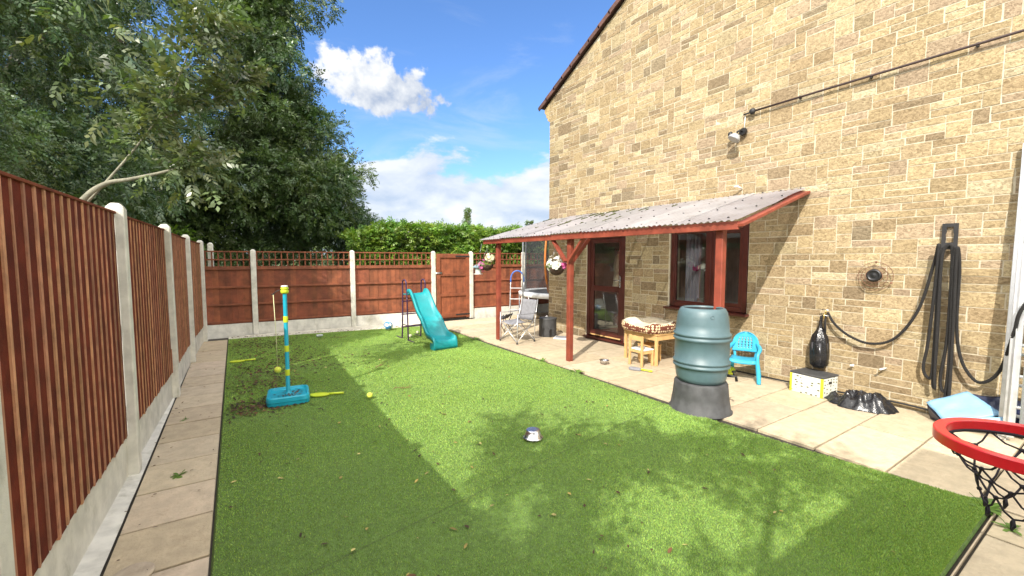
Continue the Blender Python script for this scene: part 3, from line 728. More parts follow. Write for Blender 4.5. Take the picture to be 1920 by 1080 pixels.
# hook plate with battle rope
hk = thing('hook_plate', 'black slotted steel hook plate screwed to the stone wall', 'hook', (5.94, 1.20, 1.75))
b = MB(); w2, z0_, z1_ = .058, 0, .22
for s_ in (-1, 1): b.prism([(s_ * w2, -.03), (s_ * w2, .20), (s_ * .026, .165), (s_ * .022, .12), (s_ * .030, .09), (s_ * .026, .045), (s_ * .03, -.03)], 0, -.008, .0)
b.prism([(-.058, .20), (.058, .20), (.026, .165), (-.026, .165)], 0, -.008, 0); b.prism([(-.03, .012), (.03, .012), (.03, -.03), (-.03, -.03)], 0, -.0085, -.0005)
b.build('plate', M_['blackmatte'], hk, world=False)
b = MB(); b.box((-.055, 0, -.05), (.10, .07, .018)); b.box((-.10, 0, -.03), (.014, .09, .055)); b.build('cradle', M_['blackmatte'], hk, world=False, bevel=.003)
def catmull(pts, n=10):
    P = [Vector(p) for p in pts]; out = []
    for i in range(len(P) - 1):
        p0, p1, p2, p3 = P[max(i - 1, 0)], P[i], P[i + 1], P[min(i + 2, len(P) - 1)]
        for k in range(n):
            t = k / n; out.append(.5 * ((2 * p1) + (-p0 + p2) * t + (2 * p0 - 5 * p1 + 4 * p2 - p3) * t * t + (-p0 + 3 * p1 - 3 * p2 + p3) * t ** 3))
    out.append(P[-1]); return out
def resample(pts, step):
    out = [pts[0]]; acc = 0
    for a, c in zip(pts, pts[1:]):
        L = (c - a).length
        while acc + L >= step:
            t = (step - acc) / L; a = a.lerp(c, t); out.append(a.copy()); L = (c - a).length; acc = 0
        acc += L
    return out
rope_pts = [(5.90, 2.185, .965), (5.87, 2.10, .84), (5.87, 1.95, .72), (5.87, 1.75, .665), (5.87, 1.55, .76), (5.87, 1.38, 1.08), (5.86, 1.285, 1.55), (5.85, 1.262, 1.715), (5.82, 1.25, 1.70), (5.84, 1.262, 1.3), (5.86, 1.29, .75), (5.87, 1.315, .50), (5.87, 1.28, .40), (5.86, 1.245, .46), (5.85, 1.242, 1.0), (5.84, 1.245, 1.5),
            (5.82, 1.235, 1.715), (5.84, 1.228, 1.4), (5.86, 1.225, .7), (5.86, 1.235, .36), (5.85, 1.215, .31), (5.84, 1.222, .45), (5.83, 1.225, 1.1), (5.82, 1.222, 1.6), (5.82, 1.19, 1.725), (5.82, 1.155, 1.70), (5.84, 1.15, 1.4), (5.86, 1.155, .8), (5.87, 1.185, .42), (5.86, 1.16, .29), (5.85, 1.13, .38), (5.84, 1.13, .9), (5.83, 1.14, 1.5), (5.81, 1.132, 1.715), (5.84, 1.125, 1.4), (5.86, 1.125, .7), (5.86, 1.14, .22), (5.85, 1.125, .12), (5.84, 1.11, .25), (5.83, 1.112, .9), (5.82, 1.12, 1.5), (5.81, 1.115, 1.71), (5.85, 1.10, 1.5), (5.87, 1.098, 1.0), (5.87, 1.07, .72), (5.87, 1.01, .53), (5.86, .91, .435), (5.80, .79, .58), (5.70, .71, .95), (5.66, .66, 1.2), (5.7, .45, 1.6)]
rp = resample(catmull(rope_pts, 14), .007)
b = MB(); b.tube(rp, [.0135 + .0022 * math.sin(i * 2.3) + .0012 * mnoise.noise((i * .5, 0, 0)) for i in range(len(rp))], 9)
tag(b.build('battle_rope', M_['rope'], fix=False), 'thick black training rope looped over the hook and draped along the wall', 'rope')

tapo = thing('garden_tap', 'small brass outdoor tap on the stone wall above the hanging bag', 'tap', (5.95, 2.21, .94))
b = MB(); b.tube([(5.95, 2.21, .95), (5.89, 2.21, .95), (5.87, 2.21, .93), (5.865, 2.21, .89)], .011, 8); b.tube([(5.905, 2.21, .95), (5.905, 2.21, .99)], .007, 6); b.build('spout', mat('brass', (.55, .42, .16), .35, .15, 20, metal=.9), tapo)
b = MB(); b.tube([(5.905, 2.25, .992), (5.905, 2.17, .992)], .006, 6); b.build('handle', M_['steel'], tapo)
b = MB(); b.tube([(5.87, 2.26, .935), (5.87, 2.16, .925)], .006, 6); b.build('lever', M_['steel'], tapo)
bg_ = thing('hanging_black_bag', 'glossy black plastic bag of rods hanging from the wall tap', 'bag', (5.86, 2.22, .30))
b = MB(); prof = [(.010, .62), (.014, .56), (.018, .50), (.035, .45), (.072, .38), (.088, .30), (.096, .16), (.090, .04), (.055, .0), (.0, -.005)]
b.lathe([(r, z) for r, z in prof], 28, (5.865, 2.24, .30), rf=lambda a, z: 1 + .10 * math.sin(6 * a + z * 6) + .04 * math.sin(13 * a), cap=False)
bo = b.build('bag', mat('black_film', (.012, .012, .014), .16, .3, 14, .8, 26), bg_)
b = MB()
for k in range(5):
    a = k * 1.1 + 2.4; b.tube([(5.865 + .072 * math.cos(a), 2.24 + .076 * math.sin(a), .33), (5.865 + .068 * math.cos(a), 2.24 + .07 * math.sin(a), .60)], .022, 8)
b.build('rod_bundle', mat('grey_film', (.045, .045, .05), .2, .3, 12), bg_)
b = MB(); b.tube([(5.88, 2.20, .92), (5.88, 2.195, .72)], .012, 7); b.tube([(5.87, 2.225, .93), (5.87, 2.24, .80)], .007, 6); b.build('tie', M_['rope'], bg_)
b = MB(); b.mm((5.905, 1.915, .372), (5.95, 1.93, .388)); b.mm((5.895, 1.905, .372), (5.906, 1.94, .388)); tag(b.build('wall_peg', M_['white']), 'small white peg low on the wall above the bin bag, nearer the box', 'peg')
b = MB(); b.tube([(5.95, 1.63, .405), (5.86, 1.66, .395)], .011, 10); tag(b.build('wall_peg', M_['offwhite']), 'short round white pipe stub low on the wall above the bin bag, nearer the rope', 'pipe stub')

cb = MB(); cb.tube(catmull([(5.90, 3.35, .02), (5.90, 2.9, .022), (5.905, 2.4, .03), (5.91, 2.0, .04), (5.92, 1.5, .06), (5.91, 1.0, .04), (5.85, .4, .02)], 8), .011, 7)
tag(cb.build('hose', M_['black']), 'thin black hose lying along the foot of the stone wall', 'hose')

# ------------------------------------------------------------ lean-to canopy
cp = thing('canopy', 'lean-to canopy with corrugated plastic roof on red timber posts', 'canopy', (4.36, 5.0, 0))
EX, EZ, RX, RZ = 4.19, 1.985, 5.925, 2.475; CY0, CY1 = 2.36, 7.66
def rz_at(x): return EZ + (x - EX) * (RZ - EZ) / (RX - EX)
SHEET = mat('corrugated_pvc', (.40, .39, .40), .38, .10, 2, .15, 40, transl=.32, tint=True, stain=(5, .7, (.62, .56, .52)))
def sheet_alpha():
    m = SHEET; T = NT(m.node_tree); out = m.node_tree.nodes['Material Output']; last = out.inputs[0].links[0].from_socket
    tr = T.n('ShaderNodeBsdfTransparent'); mx = T.n('ShaderNodeMixShader'); mx.inputs[0].default_value = .82
    T.t.links.new(tr.outputs[0], mx.inputs[1]); T.t.links.new(last, mx.inputs[2]); T.t.links.new(mx.outputs[0], out.inputs[0])
sheet_alpha()
nS = 7; sw = (CY1 - CY0) / nS
for i in range(nS):
    ya, yb = CY0 + i * sw - (.04 if i else 0), CY0 + (i + 1) * sw
    b = MB(); n = int((yb - ya) / .0095); k = random.uniform(.8, 1.08); b.col = (k, k * random.uniform(.96, 1), k)
    ox = random.uniform(-.012, .012)
    rows = []
    for X in (0, .25, .5, .75, 1):
        x = EX + ox + (RX - EX) * X
        yA = ya if i else ya + .125 * X
        rows.append([(x, yA + (yb - yA) * q / n, rz_at(x) + .0095 * math.sin((yA + (yb - yA) * q / n) * 2 * math.pi / .076) + .008 * (i % 2) + .004 * X * (i % 3 - 1)) for q in range(n + 1)])
    b.sheet(rows); b.build('roof_sheet', SHEET, cp, fix=False)
b = MB(); b.lathe([(.010, 0), (.012, .006), (.006, .011)], 8); cap0 = None
for i, x in enumerate((4.32, 4.85, 5.4, 5.86)):
    for y in np.arange(CY0 + .16, CY1, .228):
        if cap0 is None: cap0 = b.build('screw_cap', M_['blackmatte'], cp, world=False); c_ = cap0
        else: c_ = cap0.copy(); COL.objects.link(c_); c_.parent = cp
        xx = x + random.uniform(-.01, .01); c_.location = Vector((xx, y, rz_at(xx) + .008)) - Vector(cp['base'])
b = MB()
for _ in range(38):
    y = random.choice([random.gauss(5.6, .5), random.gauss(6.3, .6), random.uniform(3.4, 7)]); x = random.uniform(4.9, 5.85)
    y = round((y) / .076) * .076 + .057
    for q in range(random.randint(2, 7)): b.ball((x + q * .035 + random.uniform(-.01, .01), y + random.uniform(-.008, .008), rz_at(x + q * .035) + .006), random.uniform(.016, .030), 8, (1.6, .8, .6))
tag(b.build('moss', M_['moss'], cp), kind='stuff')
b = MB(); b.mm((4.235, CY0 + .02, 1.895), (4.275, CY1 - .06, 1.972)); b.build('fascia', M_['redpaint'], cp, bevel=.004)
b = MB(); b.mm((4.30, CY0 + .05, 1.925), (4.40, CY1 - .08, 1.985)); b.build('eaves_beam', M_['redpaint'], cp, bevel=.004)
b = MB(); b.bar((4.24, CY0 + .01, rz_at(4.24) - .062), (5.94, CY0 + .135, rz_at(5.94) - .062), .032, .10, up=(0, 1, 0)); b.build('end_rafter', M_['redpaint'], cp, bevel=.004)
for y in (3.6, 4.9, 6.2, 7.5):
    b = MB(); b.bar((4.41, y, rz_at(4.41) - .05), (5.93, y, rz_at(5.93) - .05), .07, .04, up=(0, 1, 0)); b.build('rafter', M_['redpaint'], cp, bevel=.004)
b = MB(); b.mm((5.885, CY0 + .16, 2.36), (5.945, CY1 - .06, 2.44)); b.build('wall_plate', M_['redpaint'], cp, bevel=.004)
for y in (2.62, 5.055, 7.20):
    b = MB(); zt = 1.925
    b.box((4.36, y, zt / 2), (.082, .082, zt)); b.col = (1.8, 2.2, 1.9) ; b.build('post', M_['redpaint'], cp, bevel=.008)
    if y == 5.055:
        for s_ in (-1, 1):
            b = MB(); b.bar((4.30, y + s_ * .04, 1.56), (4.30, y + s_ * .36, 1.90), .035, .07, up=(1, 0, 0)); b.build('brace', M_['redpaint'], cp, bevel=.004)
        for s_ in (-1, 1):
            b = MB(); b.bar((4.40, y, 1.56), (4.40 + .34, y, 1.92), .06, .035, up=(0, 1, 0)) if s_ > 0 else None
            if s_ > 0: b.build('brace', M_['redpaint'], cp, bevel=.004)

def basket(loc, label, mixcols, pink, r=.15, top=1.86, n=70):
    t = thing('hanging_basket', label, 'hanging basket', loc, 0, 'hanging flower baskets under the canopy')
    b = MB(); b.lathe([(.02, -.125), (.075, -.105), (.12, -.05), (.135, 0), (.128, 0), (.10, -.03)], 22, cap=False, rf=lambda a, z: 1 + .03 * math.sin(11 * a + z * 160))
    b.lathe([(.0, -.03), (.12, -.03)], 22, cap=False); b.build('basket_bowl', M_['wicker'], t, world=False)
    b = MB()
    for k in range(3):
        a = k * 2.094 + .5; b.tube([(.13 * math.cos(a), .13 * math.sin(a), 0), (0, 0, top - loc[2] - .06)], .0018, 4)
    b.tube([(0, 0, top - loc[2] - .06), (0, 0, top - loc[2])], .003, 4); b.build('chain', M_['steel'], t, world=False)
    b = MB(); petals(b, (-.015, 0, .045), n, r, .034, mixcols, .45); b.build('white_blooms', M_['whitepet'], t, world=False)
    b = MB(); petals(b, pink[0], pink[1], pink[2], .030, [(1, 1, 1), (.7, .6, 1.1), (1.2, 1.6, 1.4)], .5); b.build('pink_blooms', M_['pinkpet'], t, world=False)
    tv, tf = twig_template(2, .06, .05, .022, .5); P = rng.normal(0, .05, (70, 3)) * np.array([1.2, 1.2, .4]) + np.array([0, 0, .03]); D = P.copy(); D[:, 2] -= .04
    V, F, T = place(tv, tf, P, D, .6, .5, leaf_tint(70)); o = arrays_mesh('foliage', V, F, LEAF_HEDGE, T); o.parent = t
    return t
basket((4.33, 5.36, 1.46), 'wicker hanging basket of white petunias beside the middle canopy post', [(1, 1, 1), (.98, .97, .92)], ((.02, -.13, .03), 16, .06))
basket((4.20, 7.38, 1.49), 'hanging basket of pink and cream flowers beside the far canopy post', [(1, .97, .75), (1, .98, .86)], ((-.06, .07, -.02), 42, .12), n=1)
# cream roses sit above the pink ones on the far basket
b = MB(); petals(b, (4.19, 7.25, 1.62), 26, .085, .036, [(1, .96, .70), (1, .98, .85)], .7)
for ob in [o for o in bpy.data.objects if o.name.startswith('white_blooms')]:
    if ob.parent and ob.parent.name == 'hanging_basket.001':
        par = ob.parent; bpy.data.objects.remove(ob); b.build('cream_blooms', M_['whitepet'], par)
bf = thing('bird_feeder', 'pale grey house-shaped bird feeder hanging by the pink flower basket', 'bird feeder', (4.10, 7.56, 1.36))
b = MB(); b.lathe([(.135, .07), (.13, .08), (.03, .14), (.012, .15)], 6, smooth=False); b.build('roof', mat('slate_blue', (.16, .24, .27), .6, .1, 6), bf, world=False)
b = MB(); b.lathe([(.055, -.06), (.075, .07)], 12); b.build('seed_tube', mat('clear_grey', (.5, .52, .5), .3, .1, 6), bf, world=False)
b = MB(); b.lathe([(.09, -.07), (.095, -.055)], 12); b.build('tray', M_['offwhite'], bf, world=False)
b = MB(); b.tube([(0, 0, .15), (.06, -.04, .55)], .002, 4); b.build('wire', M_['steel'], bf, world=False)

# ------------------------------------------------------------ FENCES
lf = thing('side_fence', 'tall red brown feather edge fence with pale concrete posts on the left', 'fence', (-.62, 4, 0))
LP = [(-.785, .10), (-.772, 2.14), (-.724, 4.15), (-.663, 6.23), (-.634, 8.19), (-.565, 10.14), ]
LPH = [2.02, 2.0, 2.0, 1.99, 1.97, 1.96]
lean = {3: 0.0, 4: -.0}
LP.insert(0, (-.80, -1.9)); LPH.insert(0, 2.02)
def left_panel(p, q, top, seed):
    p, q = Vector((*p, 0)), Vector((*q, 0)); d = (q - p); L = d.length; d.normalize(); nrm = Vector((d.y, -d.x, 0))   # towards the garden
    X = Matrix(((d.x, nrm.x, 0, p.x), (d.y, nrm.y, 0, p.y), (0, 0, 1, 0), (0, 0, 0, 1)))
    g_ = MB(); g_.X = X; g_.col = (1, 1, .97); g_.box((L / 2, -.01, .14), (L - .11, .045, .36)); g_.build('gravel_board', M_['concrete'], lf, bevel=.006)
    b = MB(); b.X = X; x = .065; rnd = random.Random(seed); pitch = .1075
    while x < L - .075:
        w = min(pitch, L - .06 - x); k = rnd.uniform(.75, 1.15); zb = .305 + rnd.uniform(-.012, .006); zt = top - .02
        wl = w * 1.06; t0 = .006 + rnd.uniform(0, .003); sw_f = {1: .42, 2: .24, 3: .2}.get(seed, .3) * rnd.uniform(.75, 1.15)      # raised bare strip at the near edge of every board
        b.m = 0; b.col = (k, k * .95, k * .95)
        y0 = .018; A = [(x, y0 + t0, zb), (x + wl, y0 + .004, zb), (x + wl, y0 + .004, zt), (x, y0 + t0, zt)]
        b.add(A, [(0, 1, 2, 3)])
        e = rnd.uniform(.7, 1.25); b.m = 1; b.col = (e, e * rnd.uniform(.9, 1.05), e)
        b.add([(x, y0 - .002, zb), (x, y0 + t0, zb), (x, y0 + t0, zt), (x, y0 - .002, zt)], [(0, 1, 2, 3)])
        nseg = 9; L0 = []; R0 = []
        for q in range(nseg + 1):
            z_ = zb + (zt - zb) * q / nseg; e_ = w * (sw_f + .03 * mnoise.noise((z_ * 2.3, seed * 7 + x * 9, 0))); L0.append((x - .001, y0 + t0 + .004, z_)); R0.append((x + e_, y0 + t0 + .0015, z_))
        for q in range(nseg): b.add([L0[q], R0[q], R0[q + 1], L0[q + 1]], [(0, 1, 2, 3)])
        b.add([(x - .001, y0 - .002, zb), L0[0], L0[-1], (x - .001, y0 - .002, zt)], [(0, 1, 2, 3)])
        b.m = 0; b.col = (k, k, k); b.add([(x, y0, zb), (x + wl, y0, zb), (x + wl, y0 + .004, zb), (x, y0 + t0, zb)], [(0, 1, 2, 3)])
        b.add([(x, y0 - .001, zb), (x + wl, y0 - .001, zb), (x + wl, y0 - .001, zt), (x, y0 - .001, zt)], [(0, 1, 2, 3)])
        x += w
    b.m = 0; b.col = (.9, .9, .9)
    for z in (.5, 1.1, 1.75): b.box((L / 2, -.012, z), (L - .12, .04, .07))
    b.build('fence_panel', [M_['fence'], M_['fence_edge']], lf, fix=False)
    b = MB(); b.X = X; b.col = (1.35, 1.9, 1.9); b.box((L / 2, .012, top - .012), (L - .11, .045, .016)); b.build('capping_rail', M_['fence'], lf, bevel=.003)
for i in range(len(LP) - 1): left_panel(LP[i], LP[i + 1], (LPH[i] + LPH[i + 1]) / 2 - .06, i)
def cpost(parent, x, y, h, w=.10, leanx=0, leany=0):
    b = MB(); k = random.uniform(.92, 1.06); b.col = (k, k, k * .98)
    b.X = Matrix.Translation((x, y, 0)) @ Matrix.Rotation(leany, 4, 'X') @ Matrix.Rotation(leanx, 4, 'Y')
    b.box((0, 0, (h - .035) / 2), (w, w, h - .035)); b.box((0, 0, h - .0175), (w, w, .035), taper=.45)
    return b.build('concrete_post', M_['concrete'], parent, bevel=.008)
for i, ((x, y), h) in enumerate(zip(LP, LPH)):
    cpost(lf, x + .022, y, h, .105, leany=R(3.0) if i == 4 else 0)

def back_panel(parent, xa, ya, xb, yb, seed):
    p, q = Vector((xa, ya, 0)), Vector((xb, yb, 0)); d = q - p; L = d.length; d.normalize(); nrm = Vector((d.y, -d.x, 0))
    X = Matrix(((d.x, nrm.x, 0, p.x), (d.y, nrm.y, 0, p.y), (0, 0, 1, 0), (0, 0, 0, 1))); rnd = random.Random(seed)
    b = MB(); b.X = X; b.col = (1, 1, 1); b.box((L / 2, 0, .11), (L - .105, .045, .30)); b.build('gravel_board', M_['concrete'], parent, bevel=.006)
    b = MB(); b.X = X; x = .055
    while x < L - .06:
        w = min(.105, L - .055 - x); k = rnd.uniform(.72, 1.15); b.col = (k, k * rnd.uniform(.92, 1.05), k)
        b.box((x + w / 2, -.012 + rnd.uniform(-.003, .003), .835), (w + .006, .010, 1.15), (0, 0, .07)); x += w
    b.build('board_panel', M_['backfence'], parent)
    for z, h in ((.30, .035), (.66, .038), (1.02, .038), (1.40, .045)):
        b = MB(); b.X = X; k = rnd.uniform(.85, 1.1); b.col = (k, k, k); b.box((L / 2, .012, z), (L - .11, .032, h)); b.build('rail', M_['backfence'], parent, bevel=.003)
    b = MB(); b.X = X; k = .95; b.col = (k, k, k)
    n = int(round((L - .12) / .115)); 
    for z in (1.437, 1.585, 1.75): b.box((L / 2, .008, z), (L - .11, .016, .026))
    for i in range(n + 1):
        k = rnd.uniform(.8, 1.15); b.col = (k, k, k); b.box((.065 + (L - .13) * i / n, -.010, 1.59), (.024, .016, .34))
    b.build('trellis', M_['backfence'], parent)
BY = lambda x: 10.50 - (x + .2) * .045
bfn = thing('back_fence', 'rust brown back fence with square trellis top left of the gate', 'fence', (2, 10.4, 0))
BP = [-.66, .33, 2.30, 4.27]
for i in range(3): back_panel(bfn, BP[i], BY(BP[i]), BP[i + 1], BY(BP[i + 1]), 20 + i)
for x in BP[1:]: cpost(bfn, x, BY(x) - .01, 1.80, .10)
cpost(bfn, -.40, BY(-.4) + .12, 1.93, .10)
bfr = thing('back_fence', 'sunlit rust brown fence with trellis top right of the gate', 'fence', (7, 10.1, 0))
BQ = [5.33, 6.98, 8.9, 10.8]
for i in range(3): back_panel(bfr, BQ[i], BY(BQ[i]), BQ[i + 1], BY(BQ[i + 1]), 30 + i)
for x in BQ: cpost(bfr, x, BY(x) - .01, 1.80, .10)
gt = thing('garden_gate', 'rust brown boarded timber gate between two concrete posts', 'gate', (4.8, BY(4.8), 0))
b = MB(); x = 4.345; yy = BY(4.8)
while x < 5.25:
    k = random.uniform(.78, 1.15); b.col = (k, k, k); b.box((x + .048, yy - .01, .885), (.0925, .018, 1.70)); x += .0955
b.build('boards', M_['gate'], gt, bevel=.003)
b = MB(); b.col = (.95, .95, .95)
for xx in (4.39, 5.23): b.box((xx, yy - .035, .885), (.10, .03, 1.70))
for z, h in ((.12, .11), (.66, .07), (1.19, .07), (1.68, .10)): b.box((4.81, yy - .0345, z), (.739, .028, h))
b.build('ledge_frame', M_['gate'], gt, bevel=.004)
b = MB(); b.box((5.08, yy - .055, 1.67), (.42, .008, .035)); b.ball((5.26, yy - .055, 1.66), .02, 8); b.box((5.08, yy - .055, .13), (.42, .008, .035)); b.build('hinge', M_['blackmatte'], gt)
b = MB(); b.tube([(4.30, yy - .065, 1.235), (4.47, yy - .065, 1.235)], .012, 8); b.box((4.42, yy - .056, 1.235), (.13, .010, .055)); b.build('bolt', M_['steel'], gt)

# garage behind the photographer (it throws the square shadow on the near lawn)
gar = thing('garage', 'rendered flat-roofed garage standing behind the near end of the lawn', 'garage', (0, -3.4, 0), 0)
b = MB(); b.mm((-1.3, -6.6, -.05), (1.55, -1.10, 3.10)); b.build('wall', M_['offwhite'], gar)
b = MB(); b.mm((-1.38, -6.7, 3.10), (1.60, -1.02, 3.20)); b.build('roof', M_['darkgrey'], gar, bevel=.01)

# ------------------------------------------------------------ WATER BUTT
wb = local(thing('water_butt', 'tall green ribbed plastic water butt on a black stand', 'water butt', (4.13, 2.66, 0)))
b = MB(); n = 64
prof = [(.312, .0), (.312, .012), (.298, .018), (.275, .16), (.262, .295), (.255, .31), (.0, .31)]
def flute(a, z): return 1 + .035 * (abs(math.sin(a * 4)) ** .5 - .6) * (1 if z < .3 else 0)
b.lathe(prof, n, cap=False, rf=flute); b.build('stand', M_['darkgrey'], wb, world=False)
b = MB(); prof = [(.20, .312), (.232, .318), (.247, .36), (.258, .43), (.263, .468), (.280, .476), (.283, .492), (.268, .502), (.266, .512), (.282, .522), (.281, .537), (.268, .546), (.270, .65), (.268, .752), (.284, .762), (.284, .782), (.268, .790), (.268, .800), (.283, .808), (.283, .826), (.266, .834), (.258, .92), (.250, .99), (.240, 1.045), (.222, 1.078), (.208, 1.090), (.198, 1.090), (.192, 1.083), (.192, 1.03), (.192, .98)]
b.lathe(prof, n, cap=False); b.build('barrel', M_['bgreen'], wb, world=False)
b = MB(); b.lathe([(.0, .97), (.19, .97), (.192, 1.072)], 32, cap=False); b.build('inside', M_['black'], wb, world=False)
b = MB(); b.lathe([(.021, 0), (.021, .006), (.014, .007), (.013, .002), (0, .002)], 16, cap=False); o = b.build('overflow_plug', M_['bgreen'], wb, world=False)
a = math.atan2(-2.66, -4.13) + .38; o.location = (.243 * math.cos(a), .243 * math.sin(a), 1.015); o.rotation_euler = Vector((math.cos(a), math.sin(a), .18)).to_track_quat('Z', 'Y').to_euler()
b = MB(); b.tube([(.135, -.21, .385), (.165, -.257, .385), (.18, -.28, .383), (.184, -.287, .335)], .014, 8); b.tube([(.168, -.262, .385), (.168, -.262, .43)], .010, 6); b.box((.168, -.262, .435), (.05, .02, .016)); b.build('tap', M_['black'], wb, world=False)

# ------------------------------------------------------------ SLIDE
sd = local(thing('slide', 'turquoise plastic wave slide with purple ladder legs on the lawn', 'slide', (3.07, 6.90, 0), R(4)))
prof = [(1.18, .93), (1.08, .925), (.98, .86), (.86, .74), (.76, .62), (.66, .525), (.55, .455), (.45, .36), (.35, .25), (.25, .185), (.12, .172), (.0, .17)]
pf = catmull([(0, y, z) for y, z in prof], 4)
b = MB(); rows = []
for p in pf:
    t = (p.y) / 1.18; hw = .215 - .035 * t; lip = .085 + .01 * t
    if p.y > 1.05: lip *= max(.3, 1 - (p.y - 1.05) * 1.5)
    if p.y < .12: lip *= .55 + p.y * 3.7
    rows.append([(x, p.y, p.z + dz) for x, dz in ((-hw - .014, lip - .075), (-hw - .014, lip - .01), (-hw, lip), (-hw + .022, lip - .006), (-hw + .04, .012), (-hw + .08, 0), (0, -.004), (hw - .08, 0), (hw - .04, .012), (hw - .022, lip - .006), (hw, lip), (hw + .014, lip - .01), (hw + .014, lip - .075))])
fr = []
for (y_, z_) in ((-.03, -.035), (-.04, -.09), (-.035, -.14)): fr.append([(q[0], y_, .17 + z_ * 1.15 + (q[2] - .17) * (.25 if z_ == -.035 else 0)) for q in rows[-1]])
rows += fr
b.sheet(rows); b.build('chute', M_['turq'], sd, world=False, solid=.010, fix=True)
b = MB(); b.sheet([[(x, y, .02) for x in (-.22, .22)] for y in (-.03, .1)]); 
for s_ in (-1, 1): b.mm((s_ * .225 - .006, -.034, .0), (s_ * .225 + .006, .12, .13))
b.build('foot', M_['turq'], sd, world=False)
b = MB()
for s_ in (-1, 1):
    for (x_, k) in ((s_ * .20, 0),):
        pts = [(x_, 1.16, .80), (x_, 1.19, 1.05), (x_, 1.20, 1.14), (x_, 1.25, 1.185), (x_, 1.33, 1.18), (x_, 1.37, 1.12), (x_, 1.37, .9), (x_, 1.39, .5), (x_, 1.43, .035), (x_, 1.46, .014), (x_, 1.72, .012)]
        b.tube(catmull(pts, 5), .0150, 8)
        b.tube(catmull([(x_, 1.16, .85), (x_, 1.15, .5), (x_, 1.13, .05), (x_, 1.12, .018), (x_, .86, .012)], 5), .0150, 8)
b.build('side_frame', M_['purple'], sd, world=False)
for z in (.24, .50, .76):
    b = MB(); y_ = 1.435 - (z) * .07; b.box((0, y_, z), (.42, .07, .018)); b.build('rung', M_['purple'], sd, world=False, bevel=.004)
b = MB(); b.tube([(-.2, 1.15, .30), (.2, 1.15, .30)], .010, 8); b.tube([(-.2, 1.14, .30), (-.2, 1.42, .30)], .009, 8); b.tube([(.2, 1.14, .30), (.2, 1.42, .30)], .009, 8); b.build('brace', M_['purple'], sd, world=False)
b = MB(); b.box((0, 1.27, .905), (.40, .22, .02)); b.build('platform', M_['turq'], sd, world=False, bevel=.005)

# ------------------------------------------------------------ SWING BALL
sw_ = local(thing('swingball_set', 'turquoise and lime swingball set with a tethered ball on the lawn', 'swingball', (.455, 5.33, 0), R(-6)))
b = MB()
def rrect(w, h, r, n=6):
    out = []
    for cx, cy, a0_ in ((w / 2 - r, h / 2 - r, 0), (-w / 2 + r, h / 2 - r, 90), (-w / 2 + r, -h / 2 + r, 180), (w / 2 - r, -h / 2 + r, 270)):
        for k in range(n + 1): a = R(a0_ + 90 * k / n); out.append((cx + r * math.cos(a), cy + r * math.sin(a)))
    return out
def loft(mb, secs):
    n = len(secs[0][0]); vs = []; fs = []
    for poly, z in secs: vs += [(p[0], p[1], z) for p in poly]
    for i in range(len(secs) - 1):
        for k in range(n): fs.append((i * n + k, i * n + (k + 1) % n, (i + 1) * n + (k + 1) % n, (i + 1) * n + k))
    fs.append(tuple(range(n - 1, -1, -1))); fs.append(tuple((len(secs) - 1) * n + k for k in range(n))); mb.add(vs, fs, False)
loft(b, [(rrect(.40, .42, .06), .012), (rrect(.42, .44, .07), .02), (rrect(.42, .44, .07), .055), (rrect(.43, .45, .07), .058), (rrect(.42, .44, .07), .10), (rrect(.405, .425, .065), .112), (rrect(.37, .39, .05), .112), (rrect(.35, .37, .05), .088)])
b.build('base', M_['cyan'], sw_, world=False, bevel=.003)
b = MB(); b.lathe([(.045, .088), (.03, .11), (.022, .13), (.021, 1.25)], 18); b.build('pole', M_['cyan'], sw_, world=False)
for z in (.33, .60, .93): b = MB(); b.lathe([(.0235, z - .035), (.0245, z - .03), (.0245, z + .03), (.0235, z + .035)], 18); b.build('band', M_['lime'], sw_, world=False)
b = MB(); b.lathe([(.024, 1.215), (.04, 1.225), (.042, 1.25), (.034, 1.262), (.04, 1.268), (.040, 1.282), (.02, 1.29)], 18); b.build('spring_head', M_['lime'], sw_, world=False)
b = MB(); b.lathe([(.026, 1.288), (.036, 1.292), (.034, 1.304), (.0, 1.308)], 16, cap=False); b.build('cap', M_['white'], sw_, world=False)
b = MB(); b.tube([(-.03, 0, 1.26), (-.07, .0, 1.25), (-.115, .0, 1.215)], .005, 6); b.tube([(-.13, 0, 1.213), (-.10, 0, 1.213)], .006, 6); b.build('arm', M_['blackmatte'], sw_, world=False)
b = MB(); b.tube([(-.112, 0, 1.21), (-.10, 0, .8), (-.096, 0, .40)], .0035, 5); b.build('tether', mat('pale_cord', (.62, .62, .35), .7, .1, 9), sw_, world=False)
b = MB(); b.ball((-.095, 0, .368), .036, 20); b.build('ball', M_['tennis'], sw_, world=False)
b = MB()
for _ in range(60):
    a = random.uniform(0, 6.28); c = Vector((random.gauss(.03, .08), random.gauss(-.03, .09), .094 + random.uniform(0, .008))); L = random.uniform(.012, .03)
    b.col = random.choice([(.4, .4, .4), (.8, .8, .8), (.25, .25, .25)]); t = Vector((math.cos(a), math.sin(a), random.uniform(-.2, .4))); s2 = Vector((-math.sin(a), math.cos(a), .1))
    if abs(c.x) < .15 and abs(c.y) < .16: b.add([c - t * L, c + s2 * L * .4, c + t * L, c - s2 * L * .4], [(0, 1, 2, 3)])
tag(b.build('leaf_debris', M_['deadleaf'], sw_, world=False), kind='stuff')

